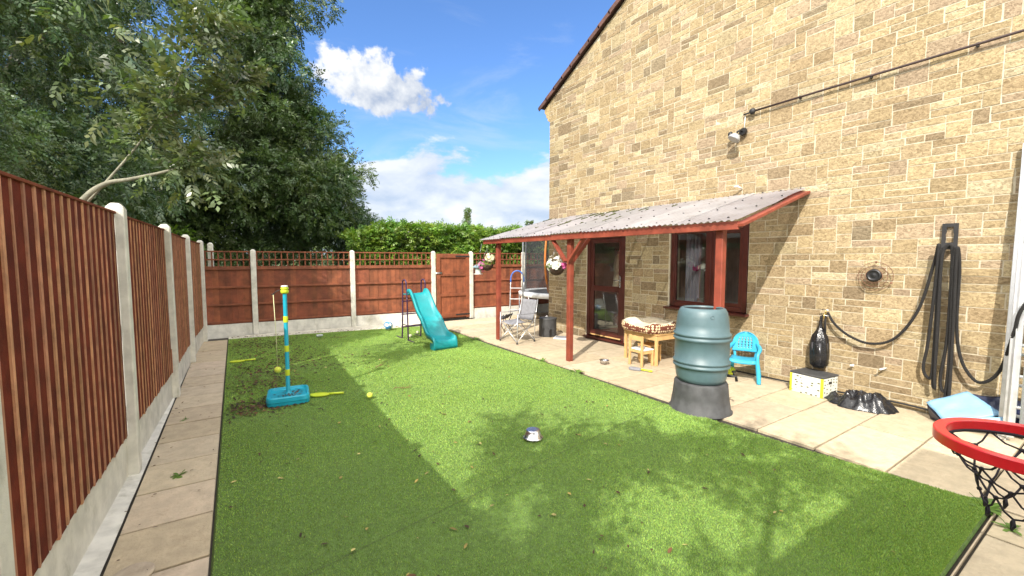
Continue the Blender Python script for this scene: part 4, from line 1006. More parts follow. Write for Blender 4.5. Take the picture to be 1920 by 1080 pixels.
def bat(loc, rz, label, s=1):
    t = local(thing('plastic_bat', label, 'bat', loc, rz, 'lime swingball bats')); 
    pts = [];
    out = [(.0, .028), (.05, .058), (.10, .064), (.16, .056), (.20, .034), (.215, .020)]
    poly = [(x * s - .0, y * s) for x, y in out] + [(x * s, -y * s) for x, y in reversed(out)]
    b = MB(); b.prism(poly, 2, 0.006, .020); b.build('blade', M_['lime'], t, world=False, bevel=.004)
    b = MB(); b.tube([(.21 * s, 0, .016), (.27 * s, 0, .018), (.36 * s, 0, .019), (.37 * s, 0, .019)], [.014, .012, .015, .013], 10); b.build('handle', M_['lime'], t, world=False)
    return t
bat((.675, 5.33, .016), R(-22), 'lime plastic bat lying against the right of the swingball base')
bat((-.115, 7.74, .018), R(-8), 'lime plastic bat lying on dead leaves near the left edge of the lawn', .92)

def ballthing(name, loc, r, m, label, cat='ball', group=None):
    b = MB(); b.ball((0, 0, 0), r, 20); o = b.build(name, m); o.location = loc; return tag(o, label, cat, group)
ballthing('tennis_ball', (1.231, 4.86, .055), .033, M_['tennis'], 'lime tennis ball alone on the lawn right of the lime bat')
ballthing('small_ball', (2.88, 6.97, .052), .032, M_['paleball'], 'pale small ball touching the left corner of the slide foot')
ballthing('small_ball', (2.93, 8.28, .052), .032, M_['paleball'], 'pale small ball between the purple slide legs')
ballthing('small_ball', (3.2, 8.60, .052), .030, M_['paleball'], 'small pale ball on the lawn behind the right slide leg')
fbm = bpy.data.materials.new('football_pattern'); fbm.use_nodes = True
T = NT(fbm.node_tree); bb_ = T.t.nodes['Principled BSDF']; vo = T.n('ShaderNodeTexVoronoi', feature='F1'); T.put(vo.inputs['Vector'], T.n('ShaderNodeTexCoord').outputs['Object']); vo.inputs['Scale'].default_value = 13
T.put(bb_.inputs['Base Color'], T.mix(T.step(vo.outputs['Distance'], .40, .44), (.72, .76, .80), (.06, .22, .45))); bb_.inputs['Roughness'].default_value = .45
ballthing('football', (2.82, 9.40, .118), .098, fbm, 'blue and white football on the lawn edge by the back fence')

# ------------------------------------------------------------ bowls, brush, tray
bw = local(thing('metal_bowl', 'upturned shiny steel pet bowl on the sunny lawn', 'bowl', (2.16, 2.985, .026), 0, 'steel pet bowls'))
b = MB(); b.lathe([(.088, .0), (.090, .004), (.084, .009), (.074, .012), (.064, .064), (.060, .070), (.052, .072), (.0, .068)], 32, cap=False); b.build('bowl_shell', M_['steel'], bw, world=False)
b = MB(); b.lathe([(.087, -.002), (.091, .0), (.091, .004), (.087, .005)], 32, cap=False); b.build('rim', M_['steel'], bw, world=False)
bw = local(thing('metal_bowl', 'upright steel pet bowl on the patio slabs near the little table', 'bowl', (4.68, 4.62, .0), 0, 'steel pet bowls'))
b = MB(); b.lathe([(.0, .01), (.052, .004), (.060, .004), (.064, .054), (.070, .058), (.069, .060), (.060, .058), (.054, .014), (.0, .013)], 28, cap=False); b.build('bowl_shell', M_['steel'], bw, world=False)
b = MB(); b.lathe([(.066, .056), (.073, .058), (.073, .062), (.066, .062)], 28, cap=False); b.build('rim', M_['steel'], bw, world=False)
br = local(thing('hand_brush', 'grey headed hand brush with lime handle on the patio slabs', 'brush', (4.76, 4.20, .004), R(-72)))
b = MB(); b.prism([(0, -.02), (.02, -.045), (.10, -.05), (.17, -.03), (.19, 0), (.17, .03), (.10, .05), (.02, .045), (0, .02)], 2, 0, .035); b.build('head', M_['greyfab'], br, world=False, bevel=.01)
b = MB(); b.tube([(.18, 0, .02), (.25, 0, .022), (.34, 0, .02)], [.014, .011, .014], 10); b.build('handle', M_['lime'], br, world=False)
tr_ = local(thing('flat_tray', 'thin white and grey board lying on the patio beside the black tub', 'board', (5.50, 6.60, 0), R(-50)))
b = MB(); b.box((0, 0, .012), (.32, .26, .024)); b.build('edge', M_['white'], tr_, world=False, bevel=.004)
b = MB(); b.box((0, 0, .026), (.28, .22, .004)); b.build('top', M_['greyfab'], tr_, world=False)
tb = local(thing('compost_tub', 'dark grey ribbed round tub with lid by the house corner', 'tub', (5.42, 6.98, 0)))
b = MB(); b.lathe([(.178, 0), (.182, .01), (.180, .36)], 48, rf=lambda a, z: 1 + .006 * math.sin(24 * a)); b.build('drum', M_['darkgrey'], tb, world=False)
b = MB(); b.lathe([(.187, .355), (.190, .372), (.182, .385), (.10, .395), (.0, .40)], 40, cap=False); b.build('lid', M_['darkgrey'], tb, world=False)
b = MB(); b.box((-.06, -.178, .10), (.10, .02, .14), (0, 0, .33)); b.build('hatch', M_['black'], tb, world=False, bevel=.01)
b = MB(); b.ball((-.02, .0, .41), .022, 10); b.build('knob', M_['steel'], tb, world=False)
b = MB(); b.mm((-.06, -.04, 0), (.06, .04, .04)); o = b.build('glass_block', mat('clear_grey_block', (.45, .50, .46), .25, .2, 30), bevel=.012); o.location = (1.40, 9.37, .024); o.rotation_euler = (0, 0, .2); tag(o, 'small pale clear block at the back edge of the shaded lawn', 'block')

# ------------------------------------------------------------ child's table, chair, pet bed
tt = local(thing('childs_table', 'low pale pine table against the stone wall between door and window', 'table', (5.50, 4.40, 0), R(-3)))
hw, hl, H_ = .27, .33, .47
for sx in (-1, 1):
    for sy in (-1, 1): b = MB(); b.box((sx * (hw - .02), sy * (hl - .02), H_ / 2 - .01), (.04, .04, H_ - .02)); b.build('leg', M_['wood'], tt, world=False, bevel=.005)
b = MB(); b.mm((-hw - .01, -hl - .01, H_ - .012), (hw + .01, hl + .01, H_ + .008)); b.build('table_top', M_['wood'], tt, world=False, bevel=.004)
b = MB()
for s_ in (-1, 1): b.mm((s_ * (hw - .012) - .010, -hl + .04, H_ - .09), (s_ * (hw - .012) + .010, hl - .04, H_ - .012)); b.mm((-hw + .04, s_ * (hl - .012) - .01, H_ - .09), (hw - .04, s_ * (hl - .012) + .01, H_ - .012))
b.build('apron', M_['wood'], tt, world=False, bevel=.003)
ch = local(thing('childs_chair', 'small pale pine chair with white seat pushed against the low table', 'chair', (5.10, 4.275, 0), R(-3)))
for (sx, sy, h) in ((-1, -1, .46), (-1, 1, .46), (1, -1, .24), (1, 1, .24)):
    b = MB(); b.box((sx * .11, sy * .12, h / 2), (.032, .032, h)); b.build('leg', M_['wood'], ch, world=False, bevel=.005)
b = MB(); b.mm((-.12, -.104, .385), (-.100, .104, .455)); b.build('backrest', M_['wood'], ch, world=False, bevel=.005)
b = MB(); b.mm((-.118, -.104, .205), (-.102, .104, .24)); b.mm((.102, -.104, .205), (.118, .104, .24)); b.mm((-.094, -.128, .19), (.094, -.112, .24)); b.mm((-.094, .112, .19), (.094, .128, .24)); b.build('seat_frame', M_['wood'], ch, world=False, bevel=.003)
b = MB(); b.mm((-.094, -.135, .2405), (.13, .135, .256)); b.build('seat', M_['white'], ch, world=False, bevel=.004)
ch2 = local(thing('childs_chair', 'small pale pine stool half hidden under the low table', 'stool', (5.47, 4.42, 0), R(85)))
for (sx, sy, h) in ((-1, -1, .24), (-1, 1, .24), (1, -1, .24), (1, 1, .24)):
    b = MB(); b.box((sx * .11, sy * .11, h / 2), (.032, .032, h)); b.build('leg', M_['wood'], ch2, world=False, bevel=.005)
b = MB(); b.mm((-.13, -.13, .2405), (.13, .13, .258)); b.build('seat', M_['wood'], ch2, world=False, bevel=.004)
# pet bed: spotted bolster round a cream cushion
spot = bpy.data.materials.new('spotted_fabric'); spot.use_nodes = True; T = NT(spot.node_tree); bb_ = T.t.nodes['Principled BSDF']
tc = T.n('ShaderNodeTexCoord').outputs['Object']; vo = T.n('ShaderNodeTexVoronoi', feature='F1'); T.put(vo.inputs['Vector'], tc); vo.inputs['Scale'].default_value = 24; vo.inputs['Randomness'].default_value = .25
T.put(bb_.inputs['Base Color'], T.mix(T.step(vo.outputs['Distance'], .40, .46), T.mix(T.step(vo.outputs['Distance'], .12, .18), (.55, .22, .08), (.72, .58, .36)), (.13, .035, .018))); bb_.inputs['Roughness'].default_value = .9
pb = local(thing('pet_bed', 'brown spotted pet bed with cream fleece lining on the low table', 'pet bed', (5.42, 4.42, .478), R(-4)))
b = MB(); n = 64; secs = []
def superell(a, A, B, e=.55): c, s = math.cos(a), math.sin(a); return (A * math.copysign(abs(c) ** e, c), B * math.copysign(abs(s) ** e, s))
def ht(a): # front dips, as the entry side of the bed
    x, y = superell(a, 1, 1); return .155 - .055 * math.exp(-((a % (2 * math.pi) - math.pi) / .55) ** 2) + .012 * math.sin(5 * a)
rows_o = []
for k, (sc, f) in enumerate(((.93, 0), (.99, .10), (1.03, .45), (1.04, .75), (1.0, .95), (.95, 1.0))):
    rows_o.append([(*superell(2 * math.pi * i / n, .30 * sc, .375 * sc), f * ht(2 * math.pi * i / n)) for i in range(n + 1)])
b.sheet(rows_o); b.build('bolster', spot, pb, world=False)
b = MB(); rows_i = []
for k, (sc, f, z) in enumerate(((.955, 1.0, .0), (.90, 1.02, .004), (.80, .92, 0), (.72, .55, 0), (.62, 0, .075), (.35, 0, .085), (.02, 0, .075))):
    rows_i.append([(*superell(2 * math.pi * i / n, .30 * sc, .375 * sc, .6 if sc > .5 else .8), f * ht(2 * math.pi * i / n) + z + .007 * mnoise.noise((i * .4, k * 1.3, 0))) for i in range(n + 1)])
b.sheet(rows_i); b.build('fleece_lining', M_['cream'], pb, world=False)

# ------------------------------------------------------------ blue plastic child's armchair
bc = local(thing('plastic_armchair', 'sky blue plastic child armchair by the stone wall', 'chair', (5.64, 3.02, 0), R(112)))
# local: +y = front, x = width
W2 = .155
for sx in (-1, 1):
    b = MB(); pts = catmull([(sx * .200, .185, 0), (sx * .188, .165, .15), (sx * .172, .150, .27), (sx * .172, .135, .36), (sx * .182, .09, .40), (sx * .184, .0, .41), (sx * .168, -.09, .43), (sx * .135, -.15, .46)], 5)
    b.tube(pts, [.024 + .004 * math.sin(k * .3) for k in range(len(pts))], 8); b.build('front_leg_and_arm', M_['skyblue'], bc, world=False)
    b = MB(); b.bar((sx * .175, -.21, 0), (sx * .14, -.13, .28), .045, .026); b.build('rear_leg', M_['skyblue'], bc, world=False, bevel=.006)
b = MB(); b.sheet([[(x, y, .285 - .014 * (1 - (x / W2) ** 2)) for x in np.linspace(-W2, W2, 9)] for y in np.linspace(-.14, .165, 7)]); b.sheet([[(x, .165 + .008 * t, .285 - .014 * (1 - (x / W2) ** 2) - .035 * t) for x in np.linspace(-W2, W2, 9)] for t in (0, 1)]); b.build('seat', M_['skyblue'], bc, world=False, solid=.012)
b = MB(); rows = []; nz_ = 22
for k in range(nz_ + 1):
    z = .35 + .26 * k / nz_; u = (z - .27) / .34; e = max(0, (u - .55) / .455); hw_ = .158 * math.sqrt(max(.03, 1 - e ** 2)); yb = -.135 - .06 * u
    rows.append([(hw_ * s_, yb + .024 * s_ ** 2, z) for s_ in np.linspace(-1, 1, 25)])
vs = [p for row in rows for p in row]; fs = []
for i in range(nz_):
    for j in range(24):
        if 4 <= i <= 15 and 4 <= j <= 19 and (i + 1) % 3 and (j % 3) == 0: continue      # moulded slots
        fs.append((i * 25 + j, i * 25 + j + 1, (i + 1) * 25 + j + 1, (i + 1) * 25 + j))
b.add(vs, fs, True); b.build('backrest', M_['skyblue'], bc, world=False, solid=.010)
b = MB()
for sx in (-1, 1): b.bar((sx * .12, -.135, .27), (sx * .135, -.155, .36), .03, .014)
b.build('back_support', M_['skyblue'], bc, world=False)
ballthing('lime_ball', (5.70, 3.22, .06), .058, M_['lime'], 'lime ball tucked behind the sky blue child armchair')

# ------------------------------------------------------------ folding camp chair
cc = local(thing('camp_chair', 'grey folding camp chair with thin steel legs under the canopy', 'chair', (4.60, 6.86, 0), R(98)))
# local +y = front (towards the lawn), x = width
cw, cd = .235, .20
FABM = M_['greyfab']
b = MB(); b.sheet([[(x, y, .40 - .045 * (1 - (x / .22) ** 2) - .02 * (y + .2)) for x in np.linspace(-.22, .22, 9)] for y in np.linspace(-.20, .22, 7)]); b.build('seat', FABM, cc, world=False, solid=.006)
b = MB(); b.sheet([[(x, -.21 - .09 * t - .018 * (1 - (x / .22) ** 2), .40 + .40 * t) for x in np.linspace(-.205, .205, 9)] for t in np.linspace(0, 1, 7)]); b.build('backrest', FABM, cc, world=False, solid=.008)
for s_ in (-1, 1):
    b = MB(); b.tube([(s_ * .225, -.31, .81), (s_ * .24, -.22, .42), (s_ * .25, -.20, .02)], .009, 8); b.build('back_upright', M_['alu'], cc, world=False)
    b = MB(); b.tube([(s_ * .25, .25, .02), (s_ * .25, .24, .56)], .009, 8); b.build('front_upright', M_['alu'], cc, world=False)
    b = MB(); b.sheet([[(s_ * .25 - .02, y, .565 - .012 * math.sin((y + .24) / .48 * math.pi)) for y in np.linspace(-.24, .24, 8)], [(s_ * .25 + .02, y, .565 - .012 * math.sin((y + .24) / .48 * math.pi)) for y in np.linspace(-.24, .24, 8)]]); b.build('arm', FABM, cc, world=False, solid=.01)
    for (p, q) in (((s_ * .25, .25, .03), (s_ * .22, -.20, .40)), ((s_ * .25, -.20, .03), (s_ * .22, .24, .38))):
        b = MB(); b.tube([p, q], .008, 8); b.build('cross_leg', M_['alu'], cc, world=False)
for y_ in (.25, -.20):
    for s_ in (-1, 1): b = MB(); b.tube([(s_ * .25, y_, .03), (-s_ * .22, y_ * .95, .385)], .008, 8); b.build('cross_leg', M_['alu'], cc, world=False)
for (x_, y_) in ((-.25, .25), (.25, .25), (-.25, -.20), (.25, -.20)):
    b = MB(); b.lathe([(.018, 0), (.018, .02), (.012, .035)], 10, (x_, y_, 0)); b.build('foot', M_['black'], cc, world=False)
fs_ = local(thing('folded_seat', 'small black folded seat standing behind the grey camp chair', 'folding seat', (4.95, 7.75, 0), R(30)))
b = MB(); b.sheet([[(-.15, .0, .40), (.15, .0, .40)], [(-.15, .10, .30), (.15, .10, .30)], [(-.15, .2, .34), (.15, .2, .34)]]); b.build('seat', M_['darkfab'], fs_, world=False, solid=.012)
b = MB(); b.tube([(-.15, -.02, .42), (-.15, .2, .0)], .008, 6); b.tube([(.15, -.02, .42), (.15, .2, .0)], .008, 6); b.tube([(-.15, .22, .36), (-.15, 0, .0)], .008, 6); b.tube([(.15, .22, .36), (.15, 0, .0)], .008, 6); b.build('legs', M_['blackmatte'], fs_, world=False)

# ------------------------------------------------------------ trampoline, step ladder
tp = local(thing('trampoline', 'round trampoline with dark safety net behind the house corner', 'trampoline', (7.48, 8.78, 0)))
TR = 1.30
b = MB(); b.lathe([(0, .72), (TR - .24, .72)], 48, cap=False); b.build('mat', M_['darkfab'], tp, world=False)
b = MB(); b.lathe([(TR - .26, .735), (TR - .02, .745), (TR + .015, .72), (TR + .01, .63)], 48, cap=False); b.build('edge_pad', mat('pad_white', (.66, .68, .70), .5, .08, 4), tp, world=False, solid=.015)
b = MB(); b.tube([(TR * .985 * math.cos(a), TR * .985 * math.sin(a), .70) for a in [k * .131 for k in range(48)]], .022, 8, True); b.build('frame_ring', M_['steel'], tp, world=False)
for k in range(4):
    a = R(45 + 90 * k + 18); c, s = math.cos(a), math.sin(a); c2, s2 = math.cos(a + .5), math.sin(a + .5)
    b = MB(); b.tube([(TR * c, TR * s, .68), (TR * c, TR * s, .02), (TR * c2, TR * s2, .02), (TR * c2, TR * s2, .68)], .020, 8); b.build('leg', M_['steel'], tp, world=False)
for k in range(6):
    a = R(180 - 8 + 60 * k); c, s = math.cos(a), math.sin(a); b = MB()
    b.tube([(TR * 1.03 * c, TR * 1.03 * s, .25), (TR * 1.03 * c, TR * 1.03 * s, 2.35)], .017, 8); b.build('net_pole', mat('pole_grey', (.16, .17, .18), .4, .1, 9), tp, world=False)
for a in (R(205), R(213)):
    c, s = math.cos(a), math.sin(a); b = MB()
    b.tube(catmull([(TR * .93 * c, TR * .93 * s, 2.3), (TR * 1.0 * c, TR * 1.0 * s, 1.7), (TR * .98 * c, TR * .98 * s, 1.25), (TR * .86 * c, TR * .86 * s, .78)], 6), .026, 8); b.build('net_sleeve', M_['orange'], tp, world=False)
b = MB(); n = 72
b.sheet([[(TR * (.98 - .10 * math.sin(z_ * 3.14)) * math.cos(2 * math.pi * k / n), TR * (.98 - .10 * math.sin(z_ * 3.14)) * math.sin(2 * math.pi * k / n), .74 + 1.55 * z_) for k in range(n + 1)] for z_ in (0, .2, .4, .6, .8, 1)])
b.build('safety_net', mat('net_mesh', (.05, .055, .06), .9, .1, 5, alpha=.42), tp, world=False, fix=False)
stl = local(thing('step_ladder', 'slim step ladder with blue arched handle beside the trampoline', 'step ladder', (6.10, 9.15, 0), R(-35)))
b = MB(); b.tube(catmull([(-.20, 0, 0), (-.185, .05, .5), (-.17, .12, 1.0)], 5), .014, 8); b.tube(catmull([(.20, 0, 0), (.185, .05, .5), (.17, .12, 1.0)], 5), .014, 8); b.build('stile', M_['alu'], stl, world=False)
b = MB(); b.tube(catmull([(-.17, .12, 1.0), (-.16, .14, 1.14), (-.10, .155, 1.25), (0, .16, 1.29), (.10, .155, 1.25), (.16, .14, 1.14), (.17, .12, 1.0)], 6), .018, 8); b.build('arched_handle', M_['bluepole'], stl, world=False)
for z in (.28, .56, .84): b = MB(); b.box((0, .1 * z + .02, z), (.36, .08, .02)); b.build('tread', M_['alu'], stl, world=False, bevel=.003)
for s_ in (-1, 1): b = MB(); b.tube([(s_ * .18, .14, .95), (s_ * .19, .42, 0)], .012, 8); b.build('rear_leg', M_['alu'], stl, world=False)
def rock(loc, r, label, seed):
    b = MB(); b.ball((0, 0, 0), r, 16, (1.2, .9, .65)); b.v = [tuple(Vector(v) * (1 + .25 * mnoise.noise(Vector(v) * 12 + Vector((seed, 0, 0))))) for v in b.v]
    o = b.build('stone', M_['stonegrey']); o.location = loc; tag(o, label, 'stone')
rock((6.72, 9.2, .08), .13, 'rounded pale stone on the ground under the trampoline edge', 3)

# ------------------------------------------------------------ box, bin bag, blue bag, ladder
beem = bpy.data.materials.new('bee_print'); beem.use_nodes = True; T = NT(beem.node_tree); bb_ = T.t.nodes['Principled BSDF']; tc = T.n('ShaderNodeTexCoord').outputs['Object']
v1 = T.n('ShaderNodeTexVoronoi', feature='DISTANCE_TO_EDGE'); T.put(v1.inputs['Vector'], tc); v1.inputs['Scale'].default_value = 60; v1.inputs['Randomness'].default_value = .0
v2 = T.n('ShaderNodeTexVoronoi', feature='F1'); T.put(v2.inputs['Vector'], T.v('ADD', T.v('MULTIPLY', tc, (1, 1, 1.7)), (.3, .2, .1))); v2.inputs['Scale'].default_value = 17; v2.inputs['Randomness'].default_value = .5
c = T.mix(T.step(v1.outputs['Distance'], .14, .05), (.74, .75, .70), (.42, .46, .40)); c = T.mix(T.step(v2.outputs['Distance'], .27, .22), c, (.10, .10, .05))
T.put(bb_.inputs['Base Color'], c); bb_.inputs['Roughness'].default_value = .5
bx = local(thing('storage_box', 'white bee-patterned storage box with dark lid below the hanging bag', 'box', (5.765, 2.245, 0), R(-7)))
b = MB(); b.mm((-.155, -.18, 0), (.155, .18, .225)); b.build('box_body', beem, bx, world=False, bevel=.006)
b = MB(); b.mm((-.16, -.186, .226), (.16, .186, .248)); b.build('lid', M_['darkgrey'], bx, world=False, bevel=.006)
b = MB(); b.mm((-.158, -.184, .004), (-.138, -.158, .224)); b.build('yellow_trim', M_['yellow'], bx, world=False, bevel=.003)
b = MB(); b.mm((-.158, .158, .004), (-.15, .184, .224)); b.build('yellow_trim', M_['yellow'], bx, world=False, bevel=.003)
b = MB(); b.mm((-.03, -.1825, .15), (.03, -.179, .18)); b.build('hand_hole', M_['black'], bx, world=False)

def crumple(name, label, cat, loc, rx, ry, h, m, seed, rz=0, freq=5.5):
    b = MB(); n, k = 72, 44; rows = []
    for i in range(k + 1):
        r = i / k; row = []
        for j in range(n + 1):
            a = 2 * math.pi * j / n; e = 1 + .30 * mnoise.noise((math.cos(a) * 2.2 + seed, math.sin(a) * 2.2, 0)) + .12 * mnoise.noise((math.cos(a) * 6 + seed, math.sin(a) * 6, 0))
            x, y = rx * r * math.cos(a) * e, ry * r * math.sin(a) * e
            q = Vector((x * freq, y * freq * 1.4, seed)); rd = 1 - abs(mnoise.noise(q * 1.7)) * 2; rd2 = 1 - abs(mnoise.noise(q * 4.1)) * 2
            z = h * (max(0, 1 - r ** 2.4) ** .85) * (.38 + .40 * rd + .18 * rd2) * (1 + .5 * mnoise.noise((x * 5, y * 5, seed * 2))) + .006
            row.append((x, y, max(.004, z)))
        rows.append(row)
    b.sheet(rows); o = b.build(name, m); o.location = loc; o.rotation_euler = (0, 0, rz); return tag(o, label, cat)
crumple('bin_bag', 'crumpled glossy black bin bag on the patio beside the bee-patterned box', 'bin bag', (5.66, 1.74, 0), .20, .29, .17, mat('bin_bag_film', (.016, .016, .018), .2, .3, 14, .5, 30), 4.2, R(12), 3.6)

bl = thing('blue_tarp_bag', 'powder blue folded tarpaulin bag with navy lining slumped by the wall', 'bag', (5.75, 1.0, 0))
def quad_sheet(mb, A, B, C_, D_, n=10, amp=.006, seed=0, sag=.0):
    A, B, C_, D_ = map(Vector, (A, B, C_, D_)); rows = []
    for i in range(n + 1):
        row = []
        for j in range(n + 1):
            u, v = i / n, j / n; p = (A * (1 - u) + D_ * u) * (1 - v) + (B * (1 - u) + C_ * u) * v
            e = mnoise.noise((u * 3.1 + seed, v * 2.3, seed)) * amp + abs(mnoise.noise((u * 5 + v * 4, seed, v * 2))) * amp - sag * math.sin(math.pi * u) * math.sin(math.pi * v)
            row.append(p + Vector((-.5 * e, 0, e)))
        rows.append(row)
    mb.sheet(rows)
b = MB(); quad_sheet(b, (5.735, 1.245, .172), (5.885, .995, .325), (5.79, .745, .190), (5.600, 1.070, .040), 12, .012, 2); b.build('blue_panel', M_['bluefab'], bl, solid=.012)
b = MB(); quad_sheet(b, (5.60, .998, .125), (5.70, .70, .200), (5.66, .69, .105), (5.585, .99, .02), 8, .008, 5); b.build('front_flap', M_['bluefab'], bl, solid=.010)
b = MB(); quad_sheet(b, (5.755, 1.235, .150), (5.90, .99, .295), (5.81, .74, .150), (5.62, 1.068, .012), 10, .02, 8); quad_sheet(b, (5.74, 1.24, .155), (5.61, 1.07, .022), (5.66, 1.08, .0), (5.80, 1.22, .0), 6, .02, 3)
quad_sheet(b, (5.90, .985, .30), (5.90, .58, .33), (5.72, .56, .06), (5.80, .80, .10), 14, .07, 11)
b.build('navy_lining', M_['navy'], bl, solid=.008)

ld = local(thing('aluminium_ladder', 'tall aluminium extension ladder leaning upright on the stone wall at far right', 'ladder', (5.70, .725, 0)))
lean_x = .215; LH = 2.62
def lpt(y, z, off=0): return Vector((-off + lean_x * z / LH, y, z))
for (y_, off, h0, h1) in ((0, .0, 0.0, LH), (-.40, .0, 0.0, LH), (-.035, .06, .04, LH - .1), (-.365, .06, .04, LH - .1)):
    b = MB()
    p, q = lpt(y_, h0, off), lpt(y_ + .012 * (1 if y_ > -.2 else -1), h1, off)
    b.bar(p, q, .034, .070, up=(0, 1, 0)); b.bar(p + Vector((-.027, 0, 0)), q + Vector((-.027, 0, 0)), .034, .008, up=(0, 1, 0)) ; b.build('stile', M_['alu'], ld, world=False, bevel=.003)
for k in range(9):
    z = .22 + k * .27; b = MB(); b.tube([lpt(-.012, z), lpt(-.388, z)], .015, 8); b.build('rung', M_['alu'], ld, world=False)
    b = MB(); b.tube([lpt(-.047, z + .09, .06), lpt(-.353, z + .09, .06)], .015, 8); b.build('rung', M_['alu'], ld, world=False)
for y_ in (0, -.40): b = MB(); b.box((.0, y_, .012), (.09, .045, .024)); b.build('foot', M_['offwhite'], ld, world=False, bevel=.004)
b = MB(); b.box((5.86, .18, .62), (.04, .62, 1.24), (0, .07, 0)); o = b.build('aqua_sheet', mat('pale_aqua_plastic', (.25, .62, .66), .35, .08, 3), bevel=.02); tag(o, 'pale aqua plastic sheet standing behind the aluminium ladder', 'plastic sheet')

# ------------------------------------------------------------ basketball hoop in the foreground
HC = Vector((1.615, .158, 1.138)); HR = .160
hp = thing('basketball_hoop', 'red basketball rim with dark knotted net in the right foreground', 'basketball hoop', (HC.x + .25, HC.y - .10, 0))
b = MB(); nn = 120
sec = [(-.010, -.0145), (-.0125, -.0125), (-.0125, .0115), (-.0105, .0135), (.0105, .0135), (.013, .0115), (.013, -.0125), (.011, -.0145)]
vs = []; fs = []
for k in range(nn):
    a = 2 * math.pi * k / nn
    for (dr, dz) in sec: vs.append((HC.x + (HR + dr) * math.cos(a), HC.y + (HR + dr) * math.sin(a), HC.z + dz))
for k in range(nn):
    for j in range(8): fs.append((k * 8 + j, k * 8 + (j + 1) % 8, ((k + 1) % nn) * 8 + (j + 1) % 8, ((k + 1) % nn) * 8 + j))
b.add(vs, fs, False); b.build('rim', M_['red'], hp)
b = MB(); nst = 8; levels = [(.95, -.014), (.76, -.050), (.60, -.088), (.50, -.128), (.44, -.160)]
def npnt(k, lv): 
    a = 2 * math.pi * (k + (.5 if lv % 2 else 0)) / nst + .62; r_, z_ = levels[lv]
    return HC + Vector((HR * r_ * math.cos(a), HR * r_ * math.sin(a), z_ + .006 * math.sin(k * 2.7 + lv)))
for lv in range(len(levels) - 1):
    for k in range(nst):
        for kk in ((k, k - 1) if lv % 2 == 0 else (k, k + 1)):
            p, q = npnt(k, lv), npnt(kk % nst, lv + 1); mid = (p + q) / 2 + Vector((0, 0, -.008))
            b.tube([p, mid, q], .0024, 6)
        if lv: b.ball(npnt(k, lv), .0055, 8)
for k in range(nst):
    p = npnt(k, 4); b.tube([p, p + Vector((.010, .004, -.012)), p + Vector((.004, .002, -.028)), p + Vector((-.010, -.004, -.012)), p], .0028, 6)
b.build('net', M_['netcord'], hp)
b = MB(); b.tube([(HC.x + HR * math.cos(a) * .93, HC.y + HR * math.sin(a) * .93, HC.z - .014) for a in [k * .2094 for k in range(30)]], .0045, 6, True); b.build('net_ring', M_['netcord'], hp)
b = MB(); b.box((HC.x + .25, HC.y - .10, HC.z - .005), (.16, .06, .035), (0, 0, -.4)); b.build('bracket', M_['red'], hp, bevel=.005)
b = MB(); b.box((HC.x + .33, HC.y - .135, HC.z + .10), (.02, .44, .34), (0, 0, -.4)); b.build('backboard', M_['white'], hp, bevel=.008)
b = MB(); b.tube([(HC.x + .36, HC.y - .15, .03), (HC.x + .36, HC.y - .15, HC.z + .15)], .022, 12); b.build('pole', M_['blackmatte'], hp)
b = MB(); b.box((HC.x + .36, HC.y - .15, .06), (.34, .34, .12)); b.build('base', M_['black'], hp, bevel=.03)

# ------------------------------------------------------------ weeds, twigs, litter
def weed(loc, n, L, label, seed, spread=1.0):
    t = local(thing('weed', label, 'weed', loc)); rnd = random.Random(seed); b = MB()
    for k in range(n):
        a = rnd.uniform(0, 6.28); e = rnd.uniform(.1, .9) / spread; l = L * rnd.uniform(.6, 1.2); d = Vector((math.cos(a), math.sin(a), e)).normalized(); s_ = Vector((-math.sin(a), math.cos(a), 0)); w_ = l * .14
        b.add([(0, 0, 0), d * l * .4 + s_ * w_, d * l * .75 + s_ * w_ * .9 - Vector((0, 0, .1 * l)), d * l - Vector((0, 0, .3 * l * (1 - e * .5))), d * l * .75 - s_ * w_ * .9 - Vector((0, 0, .1 * l)), d * l * .4 - s_ * w_], [(0, 1, 2, 4, 5), (2, 3, 4)], True)
    b.build('leaves', M_['leafdoc'], t, world=False, fix=False)
    b = MB()
    for k in range(3): a = rnd.uniform(0, 6.28); b.tube([(0, 0, 0), (L * .35 * math.cos(a), L * .35 * math.sin(a), L * .45), (L * .6 * math.cos(a), L * .6 * math.sin(a), L * .62)], .002, 4)
    b.build('stem', M_['leafdoc'], t, world=False)
weed((3.97, 5.24, .0), 12, .11, 'small wiry weed at the lawn edge left of the middle post', 1)
weed((3.98, 4.45, .0), 16, .12, 'leafy green weed at the lawn edge right of the middle post', 2, 1.6)
weed((3.96, 7.40, .0), 16, .13, 'pale green weed at the lawn edge by the far canopy post', 3, 1.4)
weed((3.97, .56, .0), 22, .12, 'bright green weed at the near corner of the lawn under the net', 4, 1.5)
weed((3.80, .43, .0), 12, .08, 'small trailing weed in the paving joint beside the near lawn corner', 5, 2)
weed((-.40, 3.90, .0), 14, .06, 'tiny weed in the side path joint below the near concrete post', 6, 2)
weed((-.47, 5.25, .0), 14, .05, 'tiny weed in the side path joint between the concrete posts', 7, 2)
